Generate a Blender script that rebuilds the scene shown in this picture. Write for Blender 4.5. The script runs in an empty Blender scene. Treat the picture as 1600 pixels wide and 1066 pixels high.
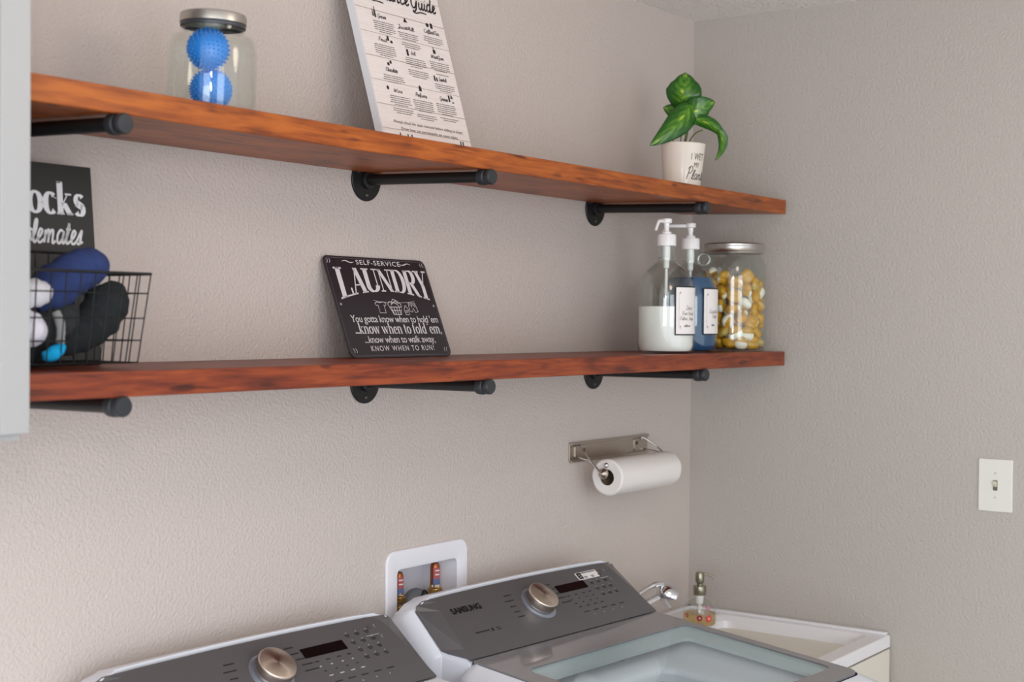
import bpy, math, random
from mathutils import Vector, Matrix
random.seed(7)
SC = bpy.context.scene
COL = SC.collection
R = math.radians
PI = math.pi

# ---------------------------------------------------------------- camera
cam_d = bpy.data.cameras.new('camera'); cam = bpy.data.objects.new('camera', cam_d); COL.objects.link(cam)
CAM = Vector((-3.5655, -1.9442, 1.7112))
yaw, pit, rol = R(35.7031), R(-0.8184), R(0.474)
F = Vector((math.cos(yaw)*math.cos(pit), math.sin(yaw)*math.cos(pit), math.sin(pit)))
Rt = Vector((math.sin(yaw), -math.cos(yaw), 0)); Up = Rt.cross(F)
Rr = math.cos(rol)*Rt + math.sin(rol)*Up; Ur = -math.sin(rol)*Rt + math.cos(rol)*Up
m = Matrix((Rr, Ur, -F)).transposed().to_4x4(); m.translation = CAM
cam.matrix_world = m
cam_d.sensor_width = 36; cam_d.lens = 2247.04/1600*36; cam_d.clip_start = .05
cam_d.dof.use_dof = True; cam_d.dof.focus_distance = 2.9; cam_d.dof.aperture_fstop = 4.5
SC.camera = cam

# ---------------------------------------------------------------- world, lights, exposure
w = bpy.data.worlds.new('world'); SC.world = w; w.use_nodes = True
bg = w.node_tree.nodes['Background']; bg.inputs[0].default_value = (.88, .94, 1, 1); bg.inputs[1].default_value = 1.22
def lamp(name, kind, loc, power, color, size, aim=None, size_y=None):
    d = bpy.data.lights.new(name, kind); d.energy = power; d.color = color
    if kind == 'AREA':
        d.size = size
        if size_y: d.shape = 'RECTANGLE'; d.size_y = size_y
    else: d.shadow_soft_size = size
    o = bpy.data.objects.new(name, d); COL.objects.link(o); o.location = loc
    if aim: o.rotation_euler = (Vector(aim)-Vector(loc)).to_track_quat('-Z', 'Y').to_euler()
    return o
lamp('ceiling_lamp_light', 'POINT', (-1.55, -1.40, 2.36), 6.5, (1, .84, .68), .16)
lamp('flash_light', 'POINT', (-3.53, -1.86, 2.06), 13, (1, .90, .82), .07)
lamp('window_light', 'AREA', (-3.2, -3.9, 1.6), 22, (.84, .92, 1), 1.2, (-1.2, 0, 1.2), 1.5)
lamp('side_window_light', 'AREA', (-4.9, -2.3, 1.45), 30, (.88, .94, 1), 1.1, (-.6, -.4, 1.1), 1.3)
SC.view_settings.view_transform = 'Standard'; SC.view_settings.look = 'None'
SC.view_settings.exposure = .14; SC.view_settings.gamma = 1; SC.view_settings.use_curve_mapping = False

# ---------------------------------------------------------------- materials
def srgb(r, g, b):
    f = lambda c: (c/255/12.92) if c/255 <= .04045 else ((c/255+.055)/1.055)**2.4
    return (f(r), f(g), f(b), 1)
def mat(name, rgb, rough=.5, metal=0, bump=None, noise=None, **kw):
    """bump=(scale,strength,dist); noise=(scale, rgb2, stretch vector)"""
    M = bpy.data.materials.new(name); M.use_nodes = True; N = M.node_tree.nodes; L = M.node_tree.links
    P = N['Principled BSDF']; P.inputs['Base Color'].default_value = srgb(*rgb)
    P.inputs['Roughness'].default_value = rough; P.inputs['Metallic'].default_value = metal
    for k, v in kw.items(): P.inputs[k.replace('_', ' ')].default_value = v
    tc = N.new('ShaderNodeTexCoord')
    if bump:
        n = N.new('ShaderNodeTexNoise'); n.inputs['Scale'].default_value = bump[0]; n.inputs['Detail'].default_value = 3
        L.new(tc.outputs['Object'], n.inputs['Vector'])
        b = N.new('ShaderNodeBump'); b.inputs['Strength'].default_value = bump[1]; b.inputs['Distance'].default_value = bump[2]
        L.new(n.outputs[0], b.inputs['Height']); L.new(b.outputs[0], P.inputs['Normal'])
    if noise:
        mp = N.new('ShaderNodeMapping'); mp.inputs['Scale'].default_value = noise[2]; L.new(tc.outputs['Object'], mp.inputs[0])
        n = N.new('ShaderNodeTexNoise'); n.inputs['Scale'].default_value = noise[0]; n.inputs['Detail'].default_value = 5
        L.new(mp.outputs[0], n.inputs['Vector'])
        r = N.new('ShaderNodeValToRGB'); r.color_ramp.elements[0].position = .35; r.color_ramp.elements[1].position = .65
        r.color_ramp.elements[0].color = srgb(*rgb); r.color_ramp.elements[1].color = srgb(*noise[1])
        L.new(n.outputs[0], r.inputs[0]); L.new(r.outputs[0], P.inputs['Base Color'])
    return M
def thin_glass(name, rgb=(255, 255, 255), rough=.0, amount=1.5, base=.04):
    M = bpy.data.materials.new(name); M.use_nodes = True; N = M.node_tree.nodes; L = M.node_tree.links
    N.remove(N['Principled BSDF']); out = N['Material Output']
    t = N.new('ShaderNodeBsdfTransparent'); t.inputs[0].default_value = srgb(*rgb)
    g = N.new('ShaderNodeBsdfGlossy'); g.inputs['Roughness'].default_value = rough; g.inputs[0].default_value = (1, 1, 1, 1)
    lw = N.new('ShaderNodeLayerWeight'); lw.inputs[0].default_value = .5
    pw_ = N.new('ShaderNodeMath'); pw_.operation = 'POWER'; pw_.inputs[1].default_value = 5.5; L.new(lw.outputs['Facing'], pw_.inputs[0])
    f = N.new('ShaderNodeMath'); f.operation = 'MULTIPLY_ADD'; f.inputs[1].default_value = .9; f.inputs[2].default_value = base; L.new(pw_.outputs[0], f.inputs[0])
    mx = N.new('ShaderNodeMixShader'); L.new(f.outputs[0], mx.inputs[0]); L.new(t.outputs[0], mx.inputs[1]); L.new(g.outputs[0], mx.inputs[2])
    L.new(mx.outputs[0], out.inputs[0]); return M
def wood(name, seed, base=((104, 46, 14), (150, 72, 18), (178, 94, 28)), rough=.42):
    M = bpy.data.materials.new(name); M.use_nodes = True; N = M.node_tree.nodes; L = M.node_tree.links
    P = N['Principled BSDF']; P.inputs['Roughness'].default_value = rough
    tc = N.new('ShaderNodeTexCoord')
    mp = N.new('ShaderNodeMapping'); mp.inputs['Scale'].default_value = (2.2, 30, 30); mp.inputs['Location'].default_value = (seed, seed*2, 0)
    L.new(tc.outputs['Object'], mp.inputs[0])
    n = N.new('ShaderNodeTexNoise'); n.inputs['Scale'].default_value = 3; n.inputs['Detail'].default_value = 8; n.inputs['Distortion'].default_value = 1.2
    L.new(mp.outputs[0], n.inputs['Vector'])
    mp2 = N.new('ShaderNodeMapping'); mp2.inputs['Scale'].default_value = (5, 9, 22); mp2.inputs['Location'].default_value = (seed*3, 1, seed)
    L.new(tc.outputs['Object'], mp2.inputs[0])
    n2 = N.new('ShaderNodeTexNoise'); n2.inputs['Scale'].default_value = 1.6; n2.inputs['Detail'].default_value = 3
    L.new(mp2.outputs[0], n2.inputs['Vector'])
    a = N.new('ShaderNodeMath'); a.operation = 'MULTIPLY_ADD'; a.inputs[1].default_value = .55
    b2 = N.new('ShaderNodeMath'); b2.operation = 'MULTIPLY'; b2.inputs[1].default_value = .45
    L.new(n2.outputs[0], b2.inputs[0]); L.new(n.outputs[0], a.inputs[0]); L.new(b2.outputs[0], a.inputs[2])
    r = N.new('ShaderNodeValToRGB'); e = r.color_ramp.elements
    e[0].position = .36; e[0].color = srgb(*base[0]); e[1].position = .62; e[1].color = srgb(*base[2])
    x = e.new(.48); x.color = srgb(*base[1])
    L.new(a.outputs[0], r.inputs[0])
    mp3 = N.new('ShaderNodeMapping'); mp3.inputs['Scale'].default_value = (5, 12, 26); mp3.inputs['Location'].default_value = (seed*7, 0, 3)
    L.new(tc.outputs['Object'], mp3.inputs[0])
    n3 = N.new('ShaderNodeTexNoise'); n3.inputs['Scale'].default_value = 2.2; n3.inputs['Detail'].default_value = 1; L.new(mp3.outputs[0], n3.inputs['Vector'])
    r3 = N.new('ShaderNodeValToRGB'); r3.color_ramp.elements[0].position = .26; r3.color_ramp.elements[0].color = (.45, .40, .38, 1); r3.color_ramp.elements[1].position = .33; r3.color_ramp.elements[1].color = (1, 1, 1, 1)
    L.new(n3.outputs[0], r3.inputs[0])
    mm = N.new('ShaderNodeMix'); mm.data_type = 'RGBA'; mm.blend_type = 'MULTIPLY'; mm.inputs[0].default_value = 1
    L.new(r.outputs[0], mm.inputs[6]); L.new(r3.outputs[0], mm.inputs[7]); L.new(mm.outputs[2], P.inputs['Base Color'])
    bp = N.new('ShaderNodeBump'); bp.inputs['Strength'].default_value = .15; bp.inputs['Distance'].default_value = .001
    L.new(n.outputs[0], bp.inputs['Height']); L.new(bp.outputs[0], P.inputs['Normal'])
    return M
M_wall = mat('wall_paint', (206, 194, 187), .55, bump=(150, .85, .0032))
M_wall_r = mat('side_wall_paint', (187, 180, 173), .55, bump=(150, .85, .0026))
M_ceil = mat('ceiling_texture', (250, 247, 242), .9, bump=(95, 1, .018))
M_floor = mat('floor_tile', (205, 198, 190), .6, bump=(20, .1, .002))
M_wood_a = wood('stained_wood_upper', 1.3)
M_wood_b = wood('stained_wood_lower', 6.1, ((84, 32, 16), (122, 48, 22), (152, 70, 30)))
M_iron = mat('black_iron', (34, 34, 35), .42, .3, bump=(300, .3, .0005))
M_iron_l = mat('cap_iron', (52, 54, 58), .45, .3)
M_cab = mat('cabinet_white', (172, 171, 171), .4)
M_white = mat('white_plastic', (236, 234, 232), .35)
M_wenamel = mat('white_enamel', (226, 228, 236), .22)
M_gray = mat('console_gray', (104, 101, 103), .34, .25)
M_lid = mat('lid_border_gray', (136, 134, 137), .06, .0, Specular_IOR_Level=.8)
M_tub = mat('tub_cover_white', (246, 250, 255), .2)
M_drum = mat('drum_steel', (120, 122, 118), .35, .9)
M_black = mat('black_gloss', (14, 12, 14), .12)
M_ink = mat('panel_ink', (38, 36, 38), .5)
M_inkw = mat('panel_ink_light', (190, 190, 195), .5)
M_logo = mat('logo_ink', (16, 16, 18), .4)
M_chrome = mat('chrome', (225, 225, 228), .08, 1)
M_nickel = mat('brushed_nickel', (190, 180, 168), .3, 1)
M_lidm = mat('lid_metal', (196, 192, 186), .33, 1)
M_glass = thin_glass('jar_glass', (251, 253, 252))
M_bglass = thin_glass('bottle_glass', (251, 253, 252))
M_lglass = thin_glass('lid_glass', (246, 250, 252), 0, base=.04)
M_balls = mat('blue_rubber', (0, 138, 232), .5)
M_board = mat('board_white_plain', (226, 216, 208), .6)
M_boarde = mat('board_edge_white', (232, 234, 238), .6)
M_groove = mat('board_groove', (168, 148, 134), .7)
M_txt = mat('black_print', (24, 22, 24), .6)
M_txtg = mat('gray_print', (118, 108, 104), .6)
M_tin = mat('sign_tin', (46, 40, 46), .3)
M_tinl = mat('sign_white_print', (226, 220, 222), .5)
M_grom = mat('grommet_metal', (190, 186, 188), .3, .5)
M_slate = mat('sign_black', (40, 42, 41), .5)
M_whitel = mat('sign_lettering_white', (232, 232, 236), .5)
M_paper = mat('paper_towel', (240, 234, 230), .9, bump=(260, .6, .002))
M_card = mat('cardboard', (120, 100, 82), .8)
M_pot = mat('ceramic_cream', (236, 226, 214), .12)
M_soil = mat('soil', (52, 38, 28), .95, bump=(90, 1, .01))
M_stem = mat('stem_green', (86, 100, 42), .5)
M_pod_y = mat('pod_yellow', (236, 178, 52), .2, Transmission_Weight=.25, Subsurface_Weight=.2)
M_pod_w = mat('pod_white', (246, 242, 226), .25)
M_pod_c = mat('pod_cream', (242, 214, 120), .2, Transmission_Weight=.4)
M_liqw = mat('white_detergent', (246, 243, 240), .3)
M_liqb = mat('blue_detergent', (0, 74, 122), .15)
M_pump = mat('pump_white', (244, 242, 242), .35)
M_label = mat('paper_label', (238, 232, 230), .6)
M_sink = mat('sink_white', (242, 240, 243), .25)
M_sinkc = mat('sink_cabinet_white', (232, 226, 214), .45)
M_copper = mat('copper', (166, 96, 62), .35, .9)
M_brass = mat('brass', (196, 152, 84), .3, 1)
M_red = mat('label_red', (196, 92, 92), .5); M_blue = mat('label_blue', (104, 122, 170), .5)
M_hose = mat('gray_hose', (112, 114, 120), .5)
M_wire = mat('black_wire', (30, 32, 33), .45, .4)
M_soapliq = mat('soap_amber', (238, 206, 140), .2, Transmission_Weight=.7)
M_toggle = mat('toggle_ivory', (214, 208, 186), .35)
M_switch = mat('switch_plate_white', (232, 230, 222), .35)
M_screw = mat('screw_grey', (96, 92, 86), .4, .6)

def knob_mat():
    M = bpy.data.materials.new('spun_metal'); M.use_nodes = True; N = M.node_tree.nodes; L = M.node_tree.links
    P = N['Principled BSDF']; P.inputs['Base Color'].default_value = srgb(205, 190, 178); P.inputs['Metallic'].default_value = 1
    P.inputs['Roughness'].default_value = .3; P.inputs['Anisotropic'].default_value = .9
    t = N.new('ShaderNodeTangent'); t.direction_type = 'RADIAL'; t.axis = 'Z'; L.new(t.outputs[0], P.inputs['Tangent'])
    return M
M_knob = knob_mat()
def leaf_mat():
    M = bpy.data.materials.new('variegated_leaf'); M.use_nodes = True; N = M.node_tree.nodes; L = M.node_tree.links
    P = N['Principled BSDF']; P.inputs['Roughness'].default_value = .32
    uv = N.new('ShaderNodeUVMap'); uv.uv_map = 'UVMap'
    sp = N.new('ShaderNodeSeparateXYZ'); L.new(uv.outputs[0], sp.inputs[0])
    def mth(op, a, b=None):
        n = N.new('ShaderNodeMath'); n.operation = op
        for i, x in enumerate((a, b)):
            if x is None: continue
            if isinstance(x, (int, float)): n.inputs[i].default_value = x
            else: L.new(x, n.inputs[i])
        return n.outputs[0]
    s = mth('ABSOLUTE', mth('SUBTRACT', mth('MULTIPLY', sp.outputs[0], 2), 1))
    ph = mth('ADD', mth('MULTIPLY', sp.outputs[1], 26), mth('MULTIPLY', s, -13))
    st = mth('MULTIPLY', mth('ADD', mth('SINE', ph), 1), .5)
    nz = N.new('ShaderNodeTexNoise'); nz.inputs['Scale'].default_value = 5; L.new(uv.outputs[0], nz.inputs['Vector'])
    v = mth('ADD', mth('SUBTRACT', .85, s), mth('MULTIPLY', st, .32)); v = mth('MULTIPLY', v, mth('MULTIPLY', nz.outputs[0], 1.3))
    r = N.new('ShaderNodeValToRGB'); e = r.color_ramp.elements
    e[0].position = .25; e[0].color = srgb(34, 88, 20); e[1].position = .85; e[1].color = srgb(168, 190, 60)
    x = e.new(.6); x.color = srgb(84, 136, 34)
    L.new(v, r.inputs[0]); L.new(r.outputs[0], P.inputs['Base Color'])
    return M
M_leaf = leaf_mat()
M_leafp = mat('pale_leaf', (96, 160, 84), .4)

# ---------------------------------------------------------------- mesh helpers
class MB:
    def __init__(s): s.v = []; s.f = []; s.mi = []; s.sm = []
    def add(s, vs, fs, mi=0, smooth=False, X=None):
        o = len(s.v)
        s.v += [tuple(X @ Vector(v)) if X else tuple(v) for v in vs]
        s.f += [tuple(i+o for i in f) for f in fs]; s.mi += [mi]*len(fs); s.sm += [smooth]*len(fs)
        return s
    def box(s, a, b, mi=0, X=None):
        (x0, y0, z0), (x1, y1, z1) = a, b
        vs = [(x0,y0,z0),(x1,y0,z0),(x1,y1,z0),(x0,y1,z0),(x0,y0,z1),(x1,y0,z1),(x1,y1,z1),(x0,y1,z1)]
        return s.add(vs, [(0,3,2,1),(4,5,6,7),(0,1,5,4),(1,2,6,5),(2,3,7,6),(3,0,4,7)], mi, False, X)
    def lathe(s, prof, n=40, mi=0, X=None, smooth=True, cap=True):
        vs = []; fs = []
        for r, z in prof:
            for i in range(n):
                a = 2*PI*i/n; vs.append((r*math.cos(a), r*math.sin(a), z))
        for j in range(len(prof)-1):
            for i in range(n):
                k = (i+1) % n; fs.append((j*n+i, j*n+k, (j+1)*n+k, (j+1)*n+i))
        if cap:
            if prof[0][0] > 1e-5: fs.append(tuple(range(n-1, -1, -1)))
            if prof[-1][0] > 1e-5: fs.append(tuple((len(prof)-1)*n+i for i in range(n)))
        return s.add(vs, fs, mi, smooth, X)
    def tube(s, pts, r, n=10, mi=0, X=None, closed=False):
        pts = [Vector(p) for p in pts]; rr = r if isinstance(r, (list, tuple)) else [r]*len(pts)
        vs = []; fs = []; prev = None
        for i, p in enumerate(pts):
            if closed: t = pts[(i+1) % len(pts)]-pts[i-1]
            else: t = pts[min(i+1, len(pts)-1)]-pts[max(i-1, 0)]
            t.normalize()
            if prev is None: u = t.orthogonal().normalized()
            else:
                u = prev-t*prev.dot(t); u.normalize()
            prev = u; v = t.cross(u)
            for k in range(n):
                a = 2*PI*k/n; vs.append(p+(u*math.cos(a)+v*math.sin(a))*rr[i])
        m_ = len(pts)
        for j in range(m_ if closed else m_-1):
            for k in range(n):
                q = (k+1) % n; j2 = (j+1) % m_
                fs.append((j*n+k, j*n+q, j2*n+q, j2*n+k))
        if not closed: fs += [tuple(range(n-1, -1, -1)), tuple((m_-1)*n+k for k in range(n))]
        return s.add(vs, fs, mi, True, X)
    def prism(s, poly, z0, z1, mi=0, X=None, smooth=False):
        n = len(poly); vs = [(x, y, z0) for x, y in poly]+[(x, y, z1) for x, y in poly]
        fs = [tuple(range(n-1, -1, -1)), tuple(range(n, 2*n))]+[(i, (i+1) % n, n+(i+1) % n, n+i) for i in range(n)]
        return s.add(vs, fs, mi, smooth, X)
    def loft(s, rings, mi=0, X=None, smooth=True, cap0=False, cap1=False):
        n = len(rings[0]); vs = [p for r in rings for p in r]; fs = []
        for j in range(len(rings)-1):
            for i in range(n):
                k = (i+1) % n; fs.append((j*n+i, j*n+k, (j+1)*n+k, (j+1)*n+i))
        if cap0: fs.append(tuple(range(n-1, -1, -1)))
        if cap1: fs.append(tuple((len(rings)-1)*n+i for i in range(n)))
        return s.add(vs, fs, mi, smooth, X)
    def ribbon(s, pts, wd, mi=0, X=None, z=0, closed=False):
        """flat pen stroke in the xy plane"""
        P = [Vector((p[0], p[1])) for p in pts]; n = len(P); vs = []
        W = wd if isinstance(wd, (list, tuple)) else [wd]*n
        for i in range(n):
            a = P[i-1] if (closed or i) else P[0]; b = P[(i+1) % n] if (closed or i < n-1) else P[-1]
            t = b-a
            if t.length < 1e-9: t = Vector((1, 0))
            t.normalize(); nn = Vector((-t.y, t.x))*W[i]*.5
            vs += [(P[i].x+nn.x, P[i].y+nn.y, z), (P[i].x-nn.x, P[i].y-nn.y, z)]
        fs = [(2*i, 2*i+1, (2*i+3) % (2*n), (2*i+2) % (2*n)) for i in range(n if closed else n-1)]
        return s.add(vs, fs, mi, False, X)
    def build(s, name, mats, parent=None, bevel=0, seg=2, solid=0, subd=0, loc=None):
        me = bpy.data.meshes.new(name); me.from_pydata(s.v, [], s.f); 
        for M in (mats if isinstance(mats, (list, tuple)) else [mats]): me.materials.append(M)
        me.polygons.foreach_set('material_index', s.mi); me.polygons.foreach_set('use_smooth', s.sm); me.update()
        if any(s.sm): me.set_sharp_from_angle(angle=R(38))
        o = bpy.data.objects.new(name, me); COL.objects.link(o)
        if parent: o.parent = parent
        if loc: o.location = loc
        if solid:
            q = o.modifiers.new('s', 'SOLIDIFY'); q.thickness = solid; q.offset = 0
        if bevel:
            q = o.modifiers.new('b', 'BEVEL'); q.width = bevel; q.segments = seg; q.limit_method = 'ANGLE'; q.angle_limit = R(40)
        if subd:
            q = o.modifiers.new('d', 'SUBSURF'); q.levels = q.render_levels = subd
        return o
def tag(o, label, cat, group=None, kind=None):
    if label: o['label'] = label
    if cat: o['category'] = cat
    if group: o['group'] = group
    if kind: o['kind'] = kind
    return o
def thing(name, label, cat, loc=(0, 0, 0), rot=(0, 0, 0), group=None):
    o = bpy.data.objects.new(name, None); COL.objects.link(o); o.empty_display_size = .05
    o.location = loc; o.rotation_euler = rot
    return tag(o, label, cat, group)
def struct(o, label=None, cat=None):
    o['kind'] = 'structure'
    if label: tag(o, label, cat)
    return o
def T(x=0, y=0, z=0): return Matrix.Translation((x, y, z))
def RX(a): return Matrix.Rotation(a, 4, 'X')
def RY(a): return Matrix.Rotation(a, 4, 'Y')
def RZ(a): return Matrix.Rotation(a, 4, 'Z')
def rrect(x0, y0, x1, y1, r, n=6):
    out = []
    for cx, cy, a0 in ((x1-r, y1-r, 0), (x0+r, y1-r, 90), (x0+r, y0+r, 180), (x1-r, y0+r, 270)):
        for i in range(n+1):
            a = R(a0+90*i/n); out.append((cx+r*math.cos(a), cy+r*math.sin(a)))
    return out
def smooth(pts, n=6, closed=False):
    """Catmull-Rom"""
    P = [Vector(p) for p in pts]; out = []; m_ = len(P)
    for i in range(m_ if closed else m_-1):
        a = P[i-1] if (closed or i) else P[0]; b = P[i]; c = P[(i+1) % m_]; d = P[(i+2) % m_] if (closed or i < m_-2) else P[-1]
        for k in range(n):
            t = k/n; out.append(.5*((2*b)+(c-a)*t+(2*a-5*b+4*c-d)*t*t+(3*b-a-3*c+d)*t**3))
    if not closed: out.append(P[-1])
    return out
_fc = {}
def text_geo(txt, bold=0, shear=0, spacing=1):
    """verts and faces of a line of plain lettering, cap height about .7, origin at its left baseline"""
    k = (txt, bold, shear, spacing)
    if k not in _fc:
        cu = bpy.data.curves.new('t', 'FONT'); cu.body = txt; cu.size = 1; cu.offset = bold; cu.shear = shear; cu.space_character = spacing
        cu.fill_mode = 'FRONT'; cu.resolution_u = 3
        o = bpy.data.objects.new('t', cu); COL.objects.link(o); bpy.context.view_layer.update()
        me = bpy.data.meshes.new_from_object(o.evaluated_get(bpy.context.evaluated_depsgraph_get()))
        vs = [tuple(v.co) for v in me.vertices]; fs = [tuple(p.vertices) for p in me.polygons]
        bpy.data.objects.remove(o); bpy.data.curves.remove(cu); bpy.data.meshes.remove(me)
        _fc[k] = (vs, fs)
    return _fc[k]
def put_text(mb, txt, x0, y0, width, height, mi=0, X=None, z=0, bold=0, shear=0, warp=None, spacing=1):
    """fits txt into width, cap height; warp maps (x,y,z)"""
    vs, fs = text_geo(txt, bold, shear, spacing)
    xs = [v[0] for v in vs]; a, b = min(xs), max(xs); s = width/(b-a); sy = height/.7
    out = [(x0+(v[0]-a)*s, y0+v[1]*sy, z) for v in vs]
    if warp: out = [warp(p) for p in out]
    mb.add(out, fs, mi, False, X)

# ---- stroke lettering with serifs; glyphs in a box of cap height 1; V=thick upright, H=thin bar, A=arc
def arc_pts(cx, cy, rx, ry, a0, a1, n=14): return [(cx+rx*math.cos(R(a0+(a1-a0)*i/n)), cy+ry*math.sin(R(a0+(a1-a0)*i/n)), abs(math.cos(R(a0+(a1-a0)*i/n)))) for i in range(n+1)]
TK, TN = .155, .05
def G(*st): return st
def V(x, y0=0, y1=1, t=TK): return ('l', [(x, y0), (x, y1)], t)
def D(x0, y0, x1, y1, t=TK): return ('l', [(x0, y0), (x1, y1)], t)
def S(x, y, w_=.34): return ('l', [(x-w_/2, y), (x+w_/2, y)], TN*1.15)
def A(cx, cy, rx, ry, a0, a1, t=TK): return ('a', arc_pts(cx, cy, rx, ry, a0, a1), t)
XH = .66
GL = {
 'L': (.62, G(V(.17), S(.17, .975), S(.17, .025), ('l', [(.1, .025), (.58, .025)], TN), ('l', [(.575, 0), (.555, .27)], TN*1.3))),
 'A': (.74, G(D(.12, 0, .37, 1, TN), D(.37, 1, .62, 0), S(.12, .025, .24), S(.62, .025, .3), ('l', [(.2, .34), (.54, .34)], TN))),
 'U': (.74, G(V(.16, .25, 1), V(.6, .25, 1, TN), S(.16, .975), S(.6, .975, .24), A(.38, .27, .22, .25, 180, 360, TK))),
 'N': (.78, G(V(.15, 0, 1, TN), V(.63, 0, 1, TN), D(.15, 1, .63, 0), S(.13, .975, .24), S(.15, .025, .24), S(.63, .975, .24))),
 'D': (.74, G(V(.17), S(.15, .975, .28), S(.15, .025, .28), ('l', [(.1, .975), (.38, .975)], TN), ('l', [(.1, .025), (.38, .025)], TN), A(.36, .5, .27, .475, 90, -90))),
 'R': (.76, G(V(.17), S(.17, .025), ('l', [(.06, .975), (.38, .975)], TN), ('l', [(.17, .5), (.38, .5)], TN), A(.38, .7375, .18, .2375, 90, -90), D(.36, .5, .62, .02), S(.66, .025, .2))),
 'Y': (.74, G(D(.14, 1, .37, .46), D(.6, 1, .37, .46, TN), V(.37, 0, .47), S(.14, .975), S(.61, .975, .24), S(.37, .025))),
 'k': (.66, G(V(.14, 0, 1.02), S(.1, 1, .16), S(.14, .02, .3), D(.2, .26, .46, XH, TN), D(.28, .36, .52, 0), S(.47, XH-.02, .26), S(.52, .02, .26))),
 'n': (.68, G(V(.14, 0, XH), S(.1, XH-.02, .16), S(.14, .02, .28), A(.33, XH-.2, .19, .19, 170, 0), V(.52, 0, XH-.2), S(.52, .02, .28))),
 'o': (.62, G(A(.31, XH/2, .22, XH/2-.01, 0, 360))),
 'w': (.94, G(D(.1, XH, .28, 0), D(.28, 0, .45, XH, TN), D(.45, XH, .63, 0), D(.63, 0, .8, XH, TN), S(.1, XH-.02, .24), S(.45, XH-.02, .22), S(.8, XH-.02, .2))),
 'h': (.68, G(V(.14, 0, 1.02), S(.1, 1, .16), S(.14, .02, .28), A(.33, XH-.2, .19, .19, 170, 0), V(.52, 0, XH-.2), S(.52, .02, .28))),
 'e': (.58, G(A(.3, XH/2, .2, XH/2-.01, 0, 315), ('l', [(.1, XH/2+.02), (.52, XH/2+.02)], TN))),
 't': (.42, G(V(.2, .1, .88), ('l', [(.04, XH-.02), (.38, XH-.02)], TN), A(.3, .12, .1, .11, 180, 320, TN*1.4))),
 'f': (.42, G(V(.17, 0, .84), S(.17, .02, .3), ('l', [(.04, XH-.02), (.36, XH-.02)], TN), A(.29, .84, .12, .15, 180, 40, TN*1.5))),
 'l': (.34, G(V(.16, 0, 1.02), S(.12, 1, .16), S(.16, .02, .28))),
 'd': (.66, G(V(.5, 0, 1.02), S(.46, 1, .16), S(.56, .02, .16), A(.3, XH/2, .19, XH/2-.01, 40, 320))),
 'm': (1.0, G(V(.14, 0, XH), S(.1, XH-.02, .16), S(.14, .02, .26), A(.32, XH-.2, .18, .19, 170, 0), V(.5, 0, XH-.2), S(.5, .02, .24), A(.68, XH-.2, .18, .19, 170, 0), V(.86, 0, XH-.2), S(.86, .02, .24))),
 'c': (.56, G(A(.3, XH/2, .2, XH/2-.01, 45, 315), ('a', [(.44, XH-.14, 1), (.45, XH-.12, 1)], .16))),
 's': (.52, G(A(.26, XH*.73, .14, XH*.25, 30, 250, TK*.8), A(.26, XH*.27, .15, XH*.26, 70, -150, TK*.9), ('l', [(.14, XH*.6), (.4, XH*.4)], TK))),
 '.': (.2, G(D(.1, .0, .1, .13, .13))), ',': (.24, G(D(.12, .12, .12, -.02, .13), D(.14, .0, .06, -.16, TN))),
 "'": (.2, G(D(.1, .84, .1, .98, .12), D(.08, .98, .13, 1.08, TN))), ' ': (.26, G()),
}
def serif_text(mb, txt, x0, y0, width, height, mi=0, X=None, z=0, warp=None, fat=1.0):
    tot = sum(GL[c][0] for c in txt); sx = width/tot; x = 0
    for c in txt:
        wd, st = GL[c]
        for kind, pts, t in st:
            t *= fat if t > TN*1.6 else 1
            P = [Vector((x+p[0], p[1])) for p in pts]; vs = []
            for i in range(len(P)):
                tt = P[min(i+1, len(P)-1)]-P[max(i-1, 0)]; tt.normalize(); nn = Vector((-tt.y, tt.x))
                if kind == 'l':
                    # thick strokes keep horizontal width
                    if abs(tt.y) > .5: nn = Vector((-1 if tt.y > 0 else 1, 0))
                    h = t/2
                else: h = (TN*1.1+(t-TN)*pts[i][2])/2
                for sg in (1, -1):
                    q = P[i]+nn*h*sg; v = ((x0+q.x*sx), y0+q.y*height, z)
                    vs.append(warp(v) if warp else v)
            # subdivide long straight strokes so that a warp bends them
            n = len(P); fs = [(2*i, 2*i+1, 2*i+3, 2*i+2) for i in range(n-1)]
            mb.add(vs, fs, mi, False, X)
        x += wd
def script(mb, strokes, x0, y0, sx, sy, pen, mi=0, X=None, z=0, warp=None, slant=.0):
    for st in strokes:
        P = smooth([Vector((p[0]+p[1]*slant, p[1], 0)) for p in st], 5)
        P = [(x0+p.x*sx, y0+p.y*sy) for p in P]
        b = MB().ribbon(P, pen, z=z)
        vs = [warp(v) for v in b.v] if warp else b.v
        mb.add(vs, b.f, mi, False, X)

# ================================================================= THE ROOM
HC = 2.55
# wall with the cut-out for the supply box
hx0, hx1, hz0, hz1 = -1.272, -1.064, .96, 1.190
b = MB(); wt = .12; XL = -4.6
for a, c in (((XL, 0, 0), (hx0, wt, HC)), ((hx1, 0, 0), (0.1, wt, HC)), ((hx0, 0, 0), (hx1, wt, hz0)), ((hx0, 0, hz1), (hx1, wt, HC))): b.box(a, c)
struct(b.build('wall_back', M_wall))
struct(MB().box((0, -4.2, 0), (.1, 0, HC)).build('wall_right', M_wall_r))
struct(MB().box((XL, -4.2, HC), (.1, .12, HC+.08)).build('ceiling', M_ceil))
struct(MB().box((XL, -4.2, -.08), (.1, .12, 0)).build('floor', M_floor))

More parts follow.
